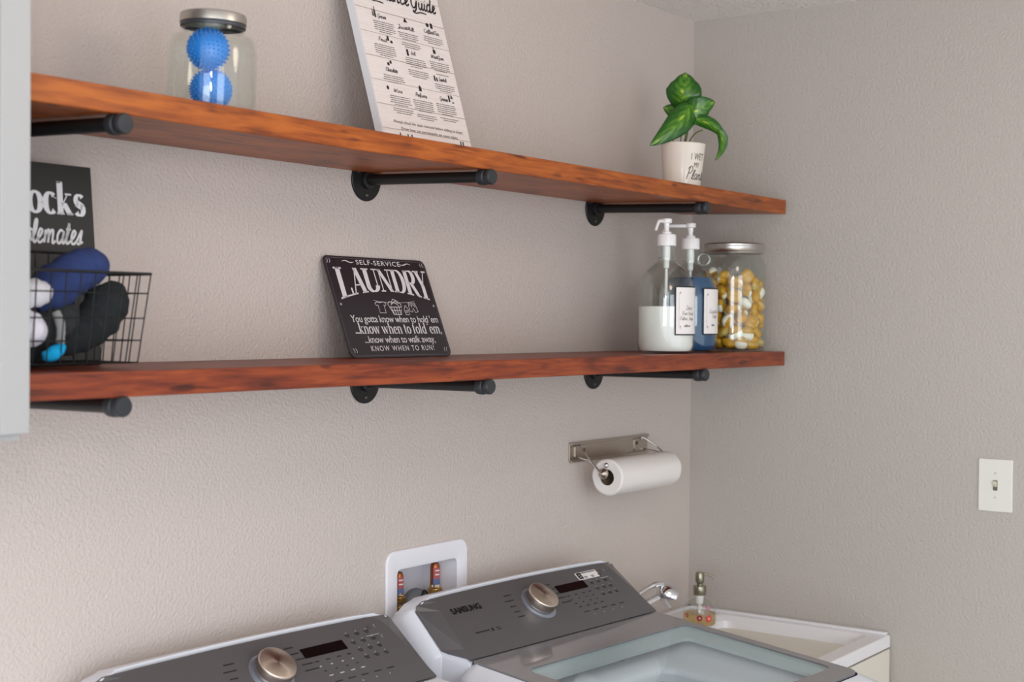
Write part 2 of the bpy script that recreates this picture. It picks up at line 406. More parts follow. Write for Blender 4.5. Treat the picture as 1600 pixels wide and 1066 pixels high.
# ================================================================= SHELVES
ZU, ZL, DS, TS = 2.045, 1.6353, .3138, .0372
TU = R(1.95)
SX0, SX1 = -2.95, -.062
def shelf(name, lab, z, tilt, M):
    o = MB().box((SX0, -DS, -TS), (SX1, -.0065, 0)).build(name, M, bevel=.0018, seg=2)
    o.location = (0, 0, z); o.rotation_euler = (tilt, 0, 0); tag(o, lab, 'shelf', 'wooden wall shelves'); return o
shelf('wall_shelf', 'upper orange-brown stained wooden shelf holding the printed board and potted plant', ZU, TU, M_wood_a)
shelf('wall_shelf', 'lower reddish stained wooden shelf holding the laundry sign and pump bottles', ZL, 0, M_wood_b)
def us(x, y, up=0):   # point on the upper shelf top
    return (x, y*math.cos(TU)-up*math.sin(TU)*-1*0, ZU+y*math.sin(TU)+up)

br = None
def bracket(lab):
    t = thing('pipe_bracket', lab, 'bracket', group='black iron pipe brackets under the shelves')
    fl = MB().lathe([(0, 0), (.0425, 0), (.0434, .001), (.0434, .0035), (.042, .005), (.019, .0055), (.0185, .013), (.0165, .014), (0, .014)], 48, X=RX(R(90)))
    flo = fl.build('flange', M_iron, t)
    for a in (30, 150, 270):
        s_ = MB().lathe([(.0035, 0), (.004, .0015), (.0028, .003), (0, .0032)], 14, X=T(.031*math.cos(R(a)), -.0048, .031*math.sin(R(a))) @ RX(R(90)))
        s_.build('screw', M_screw, flo)
    MB().lathe([(.0108, .012), (.0108, .296)], 32, X=RX(R(90)), cap=False).build('pipe', M_iron, t)
    MB().lathe([(.0118, .290), (.0150, .291), (.0158, .294), (.0158, .305), (.0148, .3065), (.0138, .307), (.0138, .309), (.0150, .3105), (.0152, .319), (.0132, .322), (0, .3225)], 32, X=RX(R(90))).build('end_cap', M_iron_l, t)
    return t
def dup(root):
    c = root.copy(); COL.objects.link(c)
    for ch in root.children:
        k = ch.copy(); COL.objects.link(k); k.parent = c
        for g in ch.children:
            q = g.copy(); COL.objects.link(q); q.parent = k
    return c
first = bracket('x')
bl = [('upper', 'at the left beside the white cabinet'), ('upper', 'in the middle, below the printed board'), ('upper', 'at the right, below the plant'),
      ('lower', 'at the left beside the white cabinet'), ('lower', 'in the middle, below the laundry sign'), ('lower', 'at the right, below the pump bottles')]
for i, (X_, z, tl) in enumerate([(x, ZU, TU) for x in (-2.2408, -1.3735, -.5108)]+[(x, ZL, 0) for x in (-2.2408, -1.3735, -.5108)]):
    t = first if i == 0 else dup(first)
    t.location = (X_, 0, z-TS-.0145); t.rotation_euler = (tl*.93 if tl else R(-.3), 0, 0)
    t['label'] = 'black iron pipe bracket under the %s shelf, %s' % bl[i]

# ================================================================= CABINET (far left)
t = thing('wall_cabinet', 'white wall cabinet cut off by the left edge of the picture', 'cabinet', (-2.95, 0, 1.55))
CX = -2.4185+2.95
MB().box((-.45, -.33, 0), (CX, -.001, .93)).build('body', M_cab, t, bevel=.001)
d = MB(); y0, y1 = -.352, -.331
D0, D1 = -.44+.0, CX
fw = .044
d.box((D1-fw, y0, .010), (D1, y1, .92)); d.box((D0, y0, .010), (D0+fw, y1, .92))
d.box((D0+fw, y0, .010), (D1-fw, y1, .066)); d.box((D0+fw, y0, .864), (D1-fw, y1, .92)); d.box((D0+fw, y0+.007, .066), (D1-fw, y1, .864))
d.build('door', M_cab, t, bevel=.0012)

# ================================================================= BLUE BALL JAR
def jar_profile(r, h, rn, hn, th=.003):
    """outer then inner profile of a glass jar"""
    sh = h-hn
    out = [(0, 0), (r*.9, 0), (r*.975, .004), (r, .014), (r, sh-.032), (r*.985, sh-.02), (r*.93, sh-.008), (rn+.004, sh-.001), (rn, sh+.004), (rn, h)]
    inn = [(rn-th, h), (rn-th, sh+.003), (r*.93-th, sh-.011), (r*.985-th, sh-.022), (r-th, sh-.035), (r-th, .016), (r*.95-th, .006), (0, .0055)]
    return out+inn
jx, jy = -1.972, -.2
base = us(jx, jy)
jt = thing('glass_jar', 'clear glass jar with silver screw lid on the upper shelf', 'jar', base, (TU, 0, 0))
HJ = 2.186-base[2]+.012
MB().lathe(jar_profile(.0705, HJ-.004, .050, .028), 56, cap=False).build('jar_body', M_glass, jt)
MB().lathe([(0, .016), (.047, .0162), (.0515, .0145), (.053, .011), (.053, .0), (.0515, -.0005), (.0515, .013), (0, .0135)], 56, X=T(0, 0, HJ-.016), cap=False).build('lid', M_lidm, jt)
MB().lathe([(.0512, 0), (.0518, .001), (.0518, .006), (.0512, .007)], 48, X=T(0, 0, HJ-.023), cap=False).build('shaded_thread_band', mat('thread_shade', (70, 72, 78), .4, .4), jt)  # dark band paints the shadowed lid underside and its threads
def spiky(r, n=260):
    b = MB(); 
    rings = []
    b.lathe([(r*math.sin(PI*i/16), -r*math.cos(PI*i/16)) for i in range(17)], 32)
    ga = PI*(3-math.sqrt(5))
    for i in range(n):
        z = 1-2*(i+.5)/n; q = math.sqrt(1-z*z); a = ga*i
        d_ = Vector((q*math.cos(a), q*math.sin(a), z)); u = d_.orthogonal().normalized(); v = d_.cross(u)
        vs = [d_*r*.99+(u*math.cos(k*PI/2.5)+v*math.sin(k*PI/2.5))*.0019 for k in range(5)]+[d_*(r+.0032)+(u*math.cos(k*PI/2.5)+v*math.sin(k*PI/2.5))*.0009 for k in range(5)]
        b.add(vs, [(k, (k+1) % 5, 5+(k+1) % 5, 5+k) for k in range(5)]+[(5, 6, 7, 8, 9)], 0, True)
    return b
tc_ = Vector((-math.cos(R(47.6)), -math.sin(R(47.6)), 0))
rt_ = Vector((math.sin(R(47.6)), -math.cos(R(47.6)), 0))
RB = .0318
b1 = Vector(base)+Vector((0, 0, .0055+RB+.0034))-tc_*.012+rt_*.000
sep = 2*RB+.0012; dz = .0615; hh = math.sqrt(max(sep*sep-dz*dz, 0))
b2 = b1+Vector((0, 0, dz))+tc_*hh-rt_*.004
o1 = spiky(RB).build('dryer_ball', M_balls); o1.location = b1
tag(o1, 'lower bright blue spiky dryer ball inside the glass jar', 'dryer ball', 'blue spiky dryer balls in the jar')
o2 = o1.copy(); COL.objects.link(o2); o2.location = b2; o2.rotation_euler = (.5, .3, 1)
o2['label'] = 'upper blue spiky dryer ball just under the silver jar lid'

# ================================================================= PRINTED BOARD (upper shelf)
def gb():
    Wb, Hb, th = .277, .405, .019
    xl = -1.483; yb = -.150; zb = ZU+yb*math.sin(TU)+.0005
    lean = math.atan2(.30, 1)
    t = thing('printed_board', 'tall white wood-look stain guide board leaning on the wall above the upper shelf', 'sign', (xl, yb+.0, zb), (-(lean), 0, 0))
    # local: x right, z up the board, front face at y=0, back at y=+th
    MB().box((0, .0006, 0), (Wb, th, Hb)).build('panel', M_boarde, t, bevel=.0012)
    X = T(0, 0, 0) @ RX(R(90))     # local xy -> x,z ; front normal -y
    p = MB(); p.prism([(0.0005, .0005), (Wb-.0005, .0005), (Wb-.0005, Hb-.0005), (.0005, Hb-.0005)], 0, .0006, X=X)
    pf = p.build('printed_face', mat('whitewashed_planks', (240, 228, 224), .6, noise=(9, (232, 220, 215), (2, 1, 26))), t, loc=(0, .0004, 0))
    g = MB(); zt = .0012
    for k, yy in enumerate((.039, .089, .139, .189, .240, .290, .340, .385)):
        g.box((0, yy, .0007), (Wb, yy+.0011 if k % 2 else yy+.0007, .0009), X=X)
    g.build('plank_groove', M_groove, pf, loc=(0, -.0004, 0))
    L_ = MB(); 
    # headline in brush script built from pen strokes
    def word_script(txt, x0, y0, hgt, wid, pen, mi, zt=zt):
        al = SCR; tot = sum(al[c][0] for c in txt); sx = wid/tot; x = 0
        for c in txt:
            wd, st = al[c]
            script(L_, st, x0+x*sx, y0, sx, hgt, pen, mi, X, zt, slant=.22)
            x += wd
    word_script('Clearance', .028, .3215, .030, .145, .0036, 0)
    word_script('Guide', .178, .3205, .029, .082, .0036, 0)
    L_.ribbon([(p.x, p.y) for p in smooth([Vector((.186, .316, 0)), Vector((.184, .3115, 0)), Vector((.192, .3095, 0)), Vector((.208, .3135, 0)), Vector((.226, .3130, 0))], 5)], .0026, 0, X, zt)
    L_.ribbon([(p.x, p.y) for p in smooth([Vector((.050, .316, 0)), Vector((.060, .3115, 0)), Vector((.075, .3125, 0)), Vector((.090, .3110, 0))], 5)], .0026, 0, X, zt)
    rnd = random.Random(3)
    def block(cx, top, rows, wid, dy=.0044):
        for r_ in range(rows):
            ww = wid*(1-.12*rnd.random()-(.3 if r_ == rows-1 else 0)); x = cx-ww/2; y = top-r_*dy
            while x < cx+ww/2:
                l = .004+.007*rnd.random(); L_.box((x, y, zt-.0003), (min(x+l, cx+ww/2), y+.0013, zt), 1, X); x += l+.0016
    def title(txt, cx, y, wid, h=.0082):
        word_script(txt, cx-wid/2, y, h, wid, .0010, 0)
    def blob(cx, cy, sh):
        for kind, dx, dy, a, c in sh:
            if kind == 'r': L_.box((cx+dx-a/2, cy+dy, zt-.0003), (cx+dx+a/2, cy+dy+c, zt), 0, X)
            if kind == 'o': L_.prism([(cx+dx+a/2*math.cos(R(q*30)), cy+dy+c/2+c/2*math.sin(R(q*30))) for q in range(12)], zt-.0003, zt, 0, X)
            if kind == 't': L_.prism([(cx+dx-a/2, cy+dy), (cx+dx+a/2, cy+dy), (cx+dx, cy+dy+c)], zt-.0003, zt, 0, X)
    items = [ # name, column centre, title baseline y, title width, icon offset x, icon y, icon shapes, rows, extra rows
     ('Grass', .0745, .276, .026, -.019, .275, [('r', 0, 0, .0042, .017), ('t', -.006, .002, .004, .017), ('r', .001, .018, .0016, .005)], 6, 0),
     ('Juice&Milk', .146, .2645, .050, .002, .281, [('t', 0, 0, .012, .010)], 4, 3),
     ('Coffee&Tea', .228, .2700, .050, -.0, .284, [('o', -.008, 0, .009, .009), ('r', .005, -.001, .007, .011)], 4, 0),
     ('Fruit', .061, .2250, .026, .022, .226, [('r', -.004, .003, .0052, .010), ('o', .005, -.001, .007, .006)], 6, 0),
     ('Ink', .150, .2105, .016, -.0175, .2065, [('r', 0, 0, .0055, .014)], 5, 4),
     ('Wax&Gum', .229, .2145, .042, -.006, .2255, [('r', 0, 0, .0075, .0085), ('r', -.001, .009, .0015, .006)], 5, 1),
     ('Chocolate', .0675, .1615, .036, .0, .1740, [('o', -.005, 0, .0065, .0075), ('o', .003, .005, .0055, .0075)], 4, 0),
     ('Lipstick', .2295, .1655, .026, -.022, .1630, [('r', -.004, 0, .004, .012), ('r', .003, 0, .0035, .0085)], 4, 0),
     ('Wine', .0729, .119, .026, -.029, .1205, [('o', 0, .001, .0065, .0085)], 5, 3),
     ('Perfume', .1445, .1195, .036, .002, .1325, [('r', 0, 0, .0075, .0095), ('r', 0, .010, .004, .002)], 6, 3),
     ('Grease', .2175, .1215, .026, .023, .122, [('r', -.004, 0, .0045, .014), ('t', .005, .008, .008, .009), ('r', .007, -.002, .005, .0025)], 6, 2)]
    for nm, cx, ty, tw, ix, iy, sh, rows, ex in items:
        title(nm, cx, ty, tw); blob(cx+ix, iy, sh)
        block(cx+.002, ty-.0095, rows, .064)
        if ex: block(cx+.004, ty-.0095-(rows+.9)*.0044, ex, .064)
    put_text(L_, 'Always check for stain removal before adding to dryer.', .038, .0535, .219, .0062, 2, X, zt, bold=.004)
    put_text(L_, 'Dryer heat can permanently set some stains.', .057, .0400, .178, .0062, 2, X, zt, bold=.004)
    for xx in (.049, .072, .084): L_.box((xx, .006, zt-.0003), (xx+.0028, .033, zt), 0, X)
    for xx in (.240, .248): L_.box((xx, .012, zt-.0003), (xx+.0028, .0365, zt), 0, X)
    L_.build('lettering', [M_txt, M_txtg, M_txtg], pf, loc=(0, -.0004, 0))
SCR = {
 'C': (.8, [[(.68, .8), (.5, .98), (.2, .8), (.1, .4), (.25, .05), (.5, .0), (.72, .2)]]),
 'l': (.32, [[(.0, .05), (.2, .5), (.22, .95), (.1, .9), (.08, .3), (.18, .0), (.32, .08)]]),
 'e': (.42, [[(.0, .1), (.2, .28), (.3, .5), (.16, .58), (.06, .3), (.14, .02), (.3, .02), (.42, .15)]]),
 'a': (.55, [[(.4, .5), (.2, .58), (.04, .35), (.08, .05), (.24, .02), (.4, .3), (.42, .55)], [(.42, .55), (.38, .2), (.44, .0), (.56, .1)]]),
 'r': (.42, [[(.0, .1), (.12, .5), (.12, .62), (.14, .5), (.3, .55)], [(.28, .54), (.24, .2), (.3, .0), (.42, .1)]]),
 'n': (.6, [[(.08, .56), (.08, .0)], [(.08, .25), (.22, .54), (.34, .5), (.36, .2), (.4, .0), (.56, .1)]]),
 'c': (.45, [[(.36, .46), (.22, .58), (.06, .35), (.1, .05), (.26, .0), (.44, .14)]]),
 'G': (.85, [[(.66, .8), (.5, 1.0), (.2, .85), (.08, .45), (.22, .05), (.5, .1), (.62, .5)], [(.66, .62), (.6, .0), (.4, -.28), (.22, -.25)]]),
 'u': (.6, [[(.08, .56), (.06, .15), (.2, .0), (.36, .2), (.42, .56)], [(.42, .56), (.38, .15), (.46, .0), (.6, .12)]]),
 'i': (.3, [[(.1, .56), (.06, .15), (.16, .0), (.3, .12)], [(.12, .78), (.14, .82)]]),
 'd': (.6, [[(.4, .5), (.2, .58), (.04, .35), (.08, .05), (.24, .02), (.4, .3)], [(.46, 1.0), (.38, .4), (.42, .0), (.58, .1)]]),
 's': (.42, [[(.0, .1), (.2, .5), (.28, .6), (.26, .3), (.2, .02), (.04, .05)], [(.2, .02), (.42, .12)]]),
 'J': (.5, [[(.1, .9), (.4, 1.0), (.34, .3), (.2, -.2), (.0, -.1), (.45, .1)]]),
 'M': (.9, [[(.05, .0), (.2, .9), (.25, .9), (.36, .1), (.6, .95), (.64, .9), (.7, .1), (.88, .1)]]),
 'k': (.5, [[(.0, .1), (.18, .6), (.16, 1.0), (.06, .7), (.08, .0)], [(.32, .56), (.12, .3), (.3, .02), (.5, .1)]]),
 'f': (.36, [[(.0, .1), (.22, .6), (.24, 1.0), (.12, .9), (.1, .0), (.08, -.3), (.2, .0), (.36, .1)]]),
 'T': (.6, [[(.0, .85), (.3, .98), (.62, .95)], [(.32, .96), (.26, .3), (.14, .0), (.02, .1)]]),
 'F': (.6, [[(.0, .85), (.3, .98), (.62, .95)], [(.32, .96), (.22, .3), (.1, .0), (.0, .1)], [(.14, .5), (.42, .52)]]),
 't': (.34, [[(.0, .1), (.16, .5), (.16, .9), (.08, .2), (.16, .0), (.34, .1)], [(.0, .62), (.3, .64)]]),
 'I': (.4, [[(.3, 1.0), (.16, .5), (.08, .0), (.36, .06)]]),
 'W': (.95, [[(.05, 1.0), (.14, .0), (.45, .8), (.5, .0), (.9, 1.0)]]),
 'x': (.45, [[(.05, .55), (.38, .0)], [(.36, .56), (.04, .0)]]),
 'm': (.85, [[(.08, .56), (.08, .0)], [(.08, .25), (.22, .54), (.32, .5), (.32, .0)], [(.32, .25), (.46, .54), (.58, .5), (.6, .0), (.8, .1)]]),
 'o': (.5, [[(.3, .56), (.1, .5), (.06, .1), (.24, .0), (.4, .25), (.3, .56), (.5, .5)]]),
 'h': (.55, [[(.0, .1), (.18, .6), (.16, 1.0), (.06, .7), (.08, .0)], [(.08, .25), (.24, .54), (.34, .45), (.34, .05), (.55, .1)]]),
 'L': (.6, [[(.4, .9), (.3, 1.0), (.18, .6), (.16, .1), (.02, .05), (.3, .02), (.58, .08)]]),
 'p': (.55, [[(.0, .1), (.12, .56), (.06, -.35)], [(.1, .2), (.26, .56), (.4, .4), (.3, .02), (.1, .08)], [(.3, .02), (.55, .1)]]),
 'P': (.6, [[(.2, .95), (.12, .4), (.06, .0)], [(.0, .8), (.3, 1.02), (.55, .8), (.4, .5), (.12, .46)]]),
 'D': (.7, [[(.2, .95), (.16, .05), (.0, .1), (.35, .0), (.62, .4), (.45, .9), (.0, .95)]]),
 'H': (.8, [[(.1, 1.0), (.16, .5), (.08, .0)], [(.6, 1.0), (.5, .5), (.54, .0), (.75, .1)], [(.1, .5), (.54, .54)]]),
 'S': (.6, [[(.5, .85), (.35, 1.0), (.15, .8), (.4, .45), (.42, .1), (.2, .0), (.02, .12)]]),
 'b': (.5, [[(.0, .1), (.18, .6), (.16, 1.0), (.06, .7), (.08, .05), (.26, .0), (.36, .3), (.28, .54), (.5, .5)]]),
 'y': (.55, [[(.08, .56), (.06, .15), (.2, .0), (.36, .2), (.42, .56)], [(.42, .56), (.34, -.2), (.18, -.35), (.55, .1)]]),
 '&': (.5, [[(.4, .1), (.1, .6), (.25, .8), (.3, .6), (.06, .2), (.2, .0), (.45, .35)]]),
}
gb()

# ================================================================= LAUNDRY SIGN (lower shelf)
def ls():
    Ws, Hs_ = .312, .215; yb = -.086; lean = math.asin(.080/Hs_)
    t = thing('tin_sign', 'black tin laundry sign with white lettering leaning on the wall on the lower shelf', 'sign', (-1.5075, yb, ZL+.0006), (-lean, 0, 0))
    X = RX(R(90))
    p = MB(); p.prism(rrect(0, 0, Ws, Hs_, .014, 8), -.0010, .0012, X=X)
    sh_ = p.build('sheet', M_tin, t)
    e = MB(); e.ribbon(rrect(.004, .004, Ws-.004, Hs_-.004, .012, 8), .0011, 0, X, .0016, closed=True)
    e.build('embossed_rim', mat('tin_rim', (108, 102, 108), .25), t)
    def P(a, b_): return (a*Ws, (1-b_)*Hs_)
    L_ = MB(); zt = .0020
    x, y = P(.245, .075); put_text(L_, 'SELF-SERVICE', .093, y-.0005, .136, .0100, 0, X, zt, bold=.008, spacing=1.15)
    for sx_, x0 in ((1, .052), (-1, .262)):
        pts = [(x0-.0+sx_*q*.035 - (0 if sx_ > 0 else 0), Hs_-.0115+.0020*math.sin(q*6.28)+.000) for q in [i/10 for i in range(11)]]
        L_.ribbon(pts, [.0007+.0016*math.sin(PI*i/10) for i in range(11)], 0, X, zt)
    # arched headline
    top = Hs_*.885
    def warp(v):
        u = (v[0]/Ws-.515)/.45; f = .228+.088*u*u
        s_ = (v[1]); return (v[0], top-(1-s_)*Hs_*f, v[2])
    for c, a0, a1 in (('L', .065, .20), ('A', .19, .335), ('U', .325, .475), ('N', .465, .605), ('D', .60, .735), ('R', .725, .865), ('Y', .845, .975)):
        serif_text(L_, c, a0*Ws, 0, (a1-a0)*Ws, 1, 0, X, zt, warp, fat=1.25)
    # clothes line with shirt, basket, bottle and shorts
    ln = lambda pts, w_=.0009: L_.ribbon([(p[0]*Ws, (1-p[1])*Hs_) for p in pts], w_, 0, X, zt)
    ln([(.36, .435), (.42, .448), (.5, .455), (.6, .455), (.7, .45), (.77, .435)], .0005)
    ln([(.385, .45), (.365, .47), (.378, .49), (.392, .48), (.392, .56), (.45, .56), (.45, .48), (.464, .488), (.476, .465), (.445, .448), (.42, .458), (.385, .45)], .0013)
    ln([(.50, .50), (.525, .575), (.60, .575), (.62, .50), (.50, .50)], .0016)
    for k in range(4): ln([(.517+k*.026, .508), (.528+k*.021, .57)], .0018)
    ln([(.51, .535), (.61, .535)], .0012)
    ln([(.50, .495), (.49, .47), (.51, .445), (.535, .45), (.55, .42), (.575, .43), (.60, .45), (.62, .47), (.62, .495)], .0014)
    ln([(.52, .48), (.55, .455), (.58, .47), (.60, .49)], .0012); ln([(.525, .465), (.57, .44), (.6, .465)], .0012)
    ln([(.645, .575), (.640, .52), (.653, .50), (.655, .485), (.668, .485), (.67, .50), (.683, .52), (.683, .575), (.645, .575)], .0012)
    ln([(.65, .535), (.675, .535)], .0012); ln([(.65, .55), (.675, .55)], .0012)
    ln([(.70, .455), (.695, .54), (.722, .548), (.735, .505), (.75, .552), (.778, .545), (.765, .455), (.70, .455)], .0013)
    ln([(.70, .475), (.766, .472)], .0010); ln([(.735, .47), (.72, .50)], .0012); ln([(.75, .48), (.76, .50)], .0012)
    put_text(L_, "You gotta know when to hold 'em", .096*Ws, .345*Hs_, .862*Ws, .0150, 0, X, zt, bold=.004, spacing=.95)
    serif_text(L_, "...know when to fold 'em,", .10*Ws, .232*Hs_, .865*Ws, .0225, 0, X, zt, fat=1.05)
    put_text(L_, "...know when to walk away,", .165*Ws, .142*Hs_, .70*Ws, .0150, 0, X, zt, bold=.004, spacing=.95)
    put_text(L_, "KNOW WHEN TO RUN!", .205*Ws, .062*Hs_, .625*Ws, .0110, 0, X, zt, bold=.006, spacing=1.25)
    for cx, cy, sx_, sy_ in ((.025, .02, 1, 1), (.975, .02, -1, 1), (.035, .965, 1, -1), (.965, .965, -1, -1)):
        for dx in (0, .022): ln([(cx+sx_*dx, cy+sy_*.055), (cx+sx_*(dx+.012), cy+sy_*.03), (cx+sx_*(dx+.006), cy+sy_*.012)], .0011)
    L_.build('lettering', M_tinl, sh_)
    for px in (.045, .962):
        r_ = MB(); r_.lathe([(.0, 0), (.0028, 0), (.0028, .0006), (0, .0006)], 14, X=T(px*Ws, -.0013, Hs_*.52) @ RX(R(90)))
        r_.build('grommet', M_grom, sh_)
ls()

# ================================================================= SOCKS SIGN + BASKET (left)
def socks():
    W_, H_ = .31, .315; lean = R(6.5)
    t = thing('socks_sign', 'black wooden sign about socks, standing behind the wire basket', 'sign', (-2.092-W_, -.084, ZL+.0008), (-R(5.5), 0, 0))
    X = RX(R(90))
    pn = MB().box((0, 0, 0), (W_, .022, H_)).build('panel', M_slate, t, bevel=.001)
    L_ = MB(); zt = .0012
    serif_text(L_, 's', .192-.142, .238, .03, .050, 0, X, zt, fat=1.6)
    serif_text(L_, 'ocks', .187, .236, .108, .050, 0, X, zt, fat=1.5)
    x = .164
    for c in 'solemates':
        wd, st = SCR[c]; script(L_, st, x, .190, .0285, .036, .0038, 0, X, zt, slant=.25); x += wd*.0285
    L_.build('lettering', M_whitel, pn)
socks()
# basket: back-left at local origin; open wire bin, tall back
bx1, by0, by1 = -2.172, -.262, -.105
def basket():
    t = thing('wire_basket', 'black wire basket full of socks on the lower shelf', 'basket', (0, 0, ZL))
    x0, x1 = -2.50, -2.157; z0, zr, zb = .009, .140, .172
    fl = .022   # flare
    yf, yb = -.248, -.128
    def bot(x, y): return Vector((x, y, z0))
    rim = [(x0-fl, yf-fl, zr), (x1+.006, yf-fl, zr), (x1+.006, yb, zr), (x0-fl, yb, zr)]
    M = MB()
    M.tube([Vector(rim[0]), Vector(rim[1])], .0022, 8); M.tube([Vector(rim[1]), Vector(rim[2])], .0022, 8); M.tube([Vector(rim[3]), Vector(rim[0])], .0022, 8)
    M.tube([(x0, yb, zb), (x1-.03, yb, zb)], .0022, 8); M.tube([(x1-.03, yb, zb), (x1+.006, yb, zr)], .0022, 8)
    M.build('rim', M_wire, t)
    W = MB(); wr = .0011
    n = 15
    for i in range(n+1):
        u = i/n; xb = x0+(x1-x0)*u; xr = rim[0][0]+(rim[1][0]-rim[0][0])*u
        W.tube([(xr, yf-fl, zr), (xb, yf, z0), (xb, yb, z0)], wr, 6)
        W.tube([(xb, yb, z0), (xb, yb, zb if xb < x1-.03 else zr+.006)], wr, 6)
    m_ = 6
    for i in range(m_+1):
        u = i/m_; y = yf+(yb-yf)*u; yr = (yf-fl)+(yb-yf+fl)*u
        W.tube([(x1, y, z0), (rim[1][0], yr, zr)], wr, 6); W.tube([(x0, y, z0), (rim[0][0], yr, zr)], wr, 6)
        W.tube([(x0, y, z0), (x1, y, z0)], wr, 6)
    for k in (.25, .5, .78):
        z = z0+(zr-z0)*k; f_ = fl*k
        W.tube([(x0-f_, yf-f_, z), (x1+.006*k, yf-f_, z), (x1+.006*k, yb, z), (x0-f_, yb, z)], wr, 6, closed=True)
    W.build('wire_mesh', M_wire, t)
basket()
def sock(name, lab, pts, radii, M, flat=1.0):
    b_ = MB(); P = smooth([Vector(p) for p in pts], 6); n = len(P)
    rr = []
    for i in range(n):
        u = i/(n-1)*(len(radii)-1); k = min(int(u), len(radii)-2); rr.append(radii[k]*(1-(u-k))+radii[k+1]*(u-k))
    rr = [max(r_, .002)*(1+.05*math.sin(i*1.9)+.03*math.sin(i*4.1)) for i, r_ in enumerate(rr)]
    b_.tube(P, rr, 18)
    o = b_.build(name, M, subd=1)
    q = o.modifiers.new('n', 'DISPLACE'); tx = bpy.data.textures.new('cl', 'CLOUDS'); tx.noise_scale = .03; q.texture = tx; q.strength = .006; q.mid_level = .5
    tag(o, lab, 'sock', 'socks in the wire basket'); return o
Mk = lambda n, c: mat(n, c, .95, bump=(500, .5, .001))
zB = ZL+.010
def bp(px, z, y):   # basket position by x offset along the shelf
    return (px, y, z)
sock('sock', 'navy blue folded sock resting on top of the basket pile', [(-2.30, -.19, zB+.085), (-2.275, -.20, zB+.105), (-2.235, -.205, zB+.132), (-2.205, -.205, zB+.142), (-2.196, -.19, zB+.140)], [.018, .034, .031, .027, .012], Mk('navy_knit', (42, 58, 108)))
sock('sock', 'large black sock curving up the right side of the basket', [(-2.27, -.19, zB+.024), (-2.235, -.195, zB+.034), (-2.200, -.200, zB+.056), (-2.176, -.205, zB+.088), (-2.158, -.205, zB+.116)], [.016, .024, .032, .034, .012], Mk('black_knit', (30, 34, 36)))
sock('sock', 'dark charcoal sock in the middle of the basket', [(-2.32, -.195, zB+.030), (-2.295, -.200, zB+.042), (-2.262, -.205, zB+.060), (-2.240, -.200, zB+.076)], [.018, .028, .027, .014], Mk('charcoal_knit', (44, 46, 48)))
sock('sock', 'white sock with a grey stripe at the left of the basket', [(-2.38, -.215, zB+.094), (-2.345, -.225, zB+.096), (-2.313, -.228, zB+.100), (-2.298, -.225, zB+.100)], [.014, .022, .020, .008], Mk('white_knit', (226, 224, 232)))
sock('sock', 'white sock bunched low beside the cabinet in the basket', [(-2.375, -.22, zB+.050), (-2.35, -.225, zB+.052), (-2.325, -.226, zB+.046), (-2.312, -.22, zB+.042)], [.018, .030, .026, .010], Mk('soft_white_knit', (228, 224, 236)))
sock('sock', 'grey sock strip standing between the dark socks', [(-2.293, -.236, zB+.074), (-2.290, -.243, zB+.050), (-2.291, -.243, zB+.028)], [.006, .0072, .006], Mk('grey_knit', (150, 150, 150)))
sock('sock', 'bright blue sock toe at the bottom of the basket', [(-2.315, -.236, zB+.010), (-2.300, -.241, zB+.014), (-2.291, -.243, zB+.022), (-2.289, -.241, zB+.026)], [.005, .011, .008, .004], Mk('bright_blue_knit', (0, 158, 214)))
sock('sock', 'black sock lying along the basket floor', [(-2.42, -.19, zB+.022), (-2.36, -.20, zB+.020), (-2.30, -.195, zB+.016), (-2.26, -.17, zB+.016)], [.012, .021, .018, .012], Mk('deep_black_knit', (24, 26, 28)))

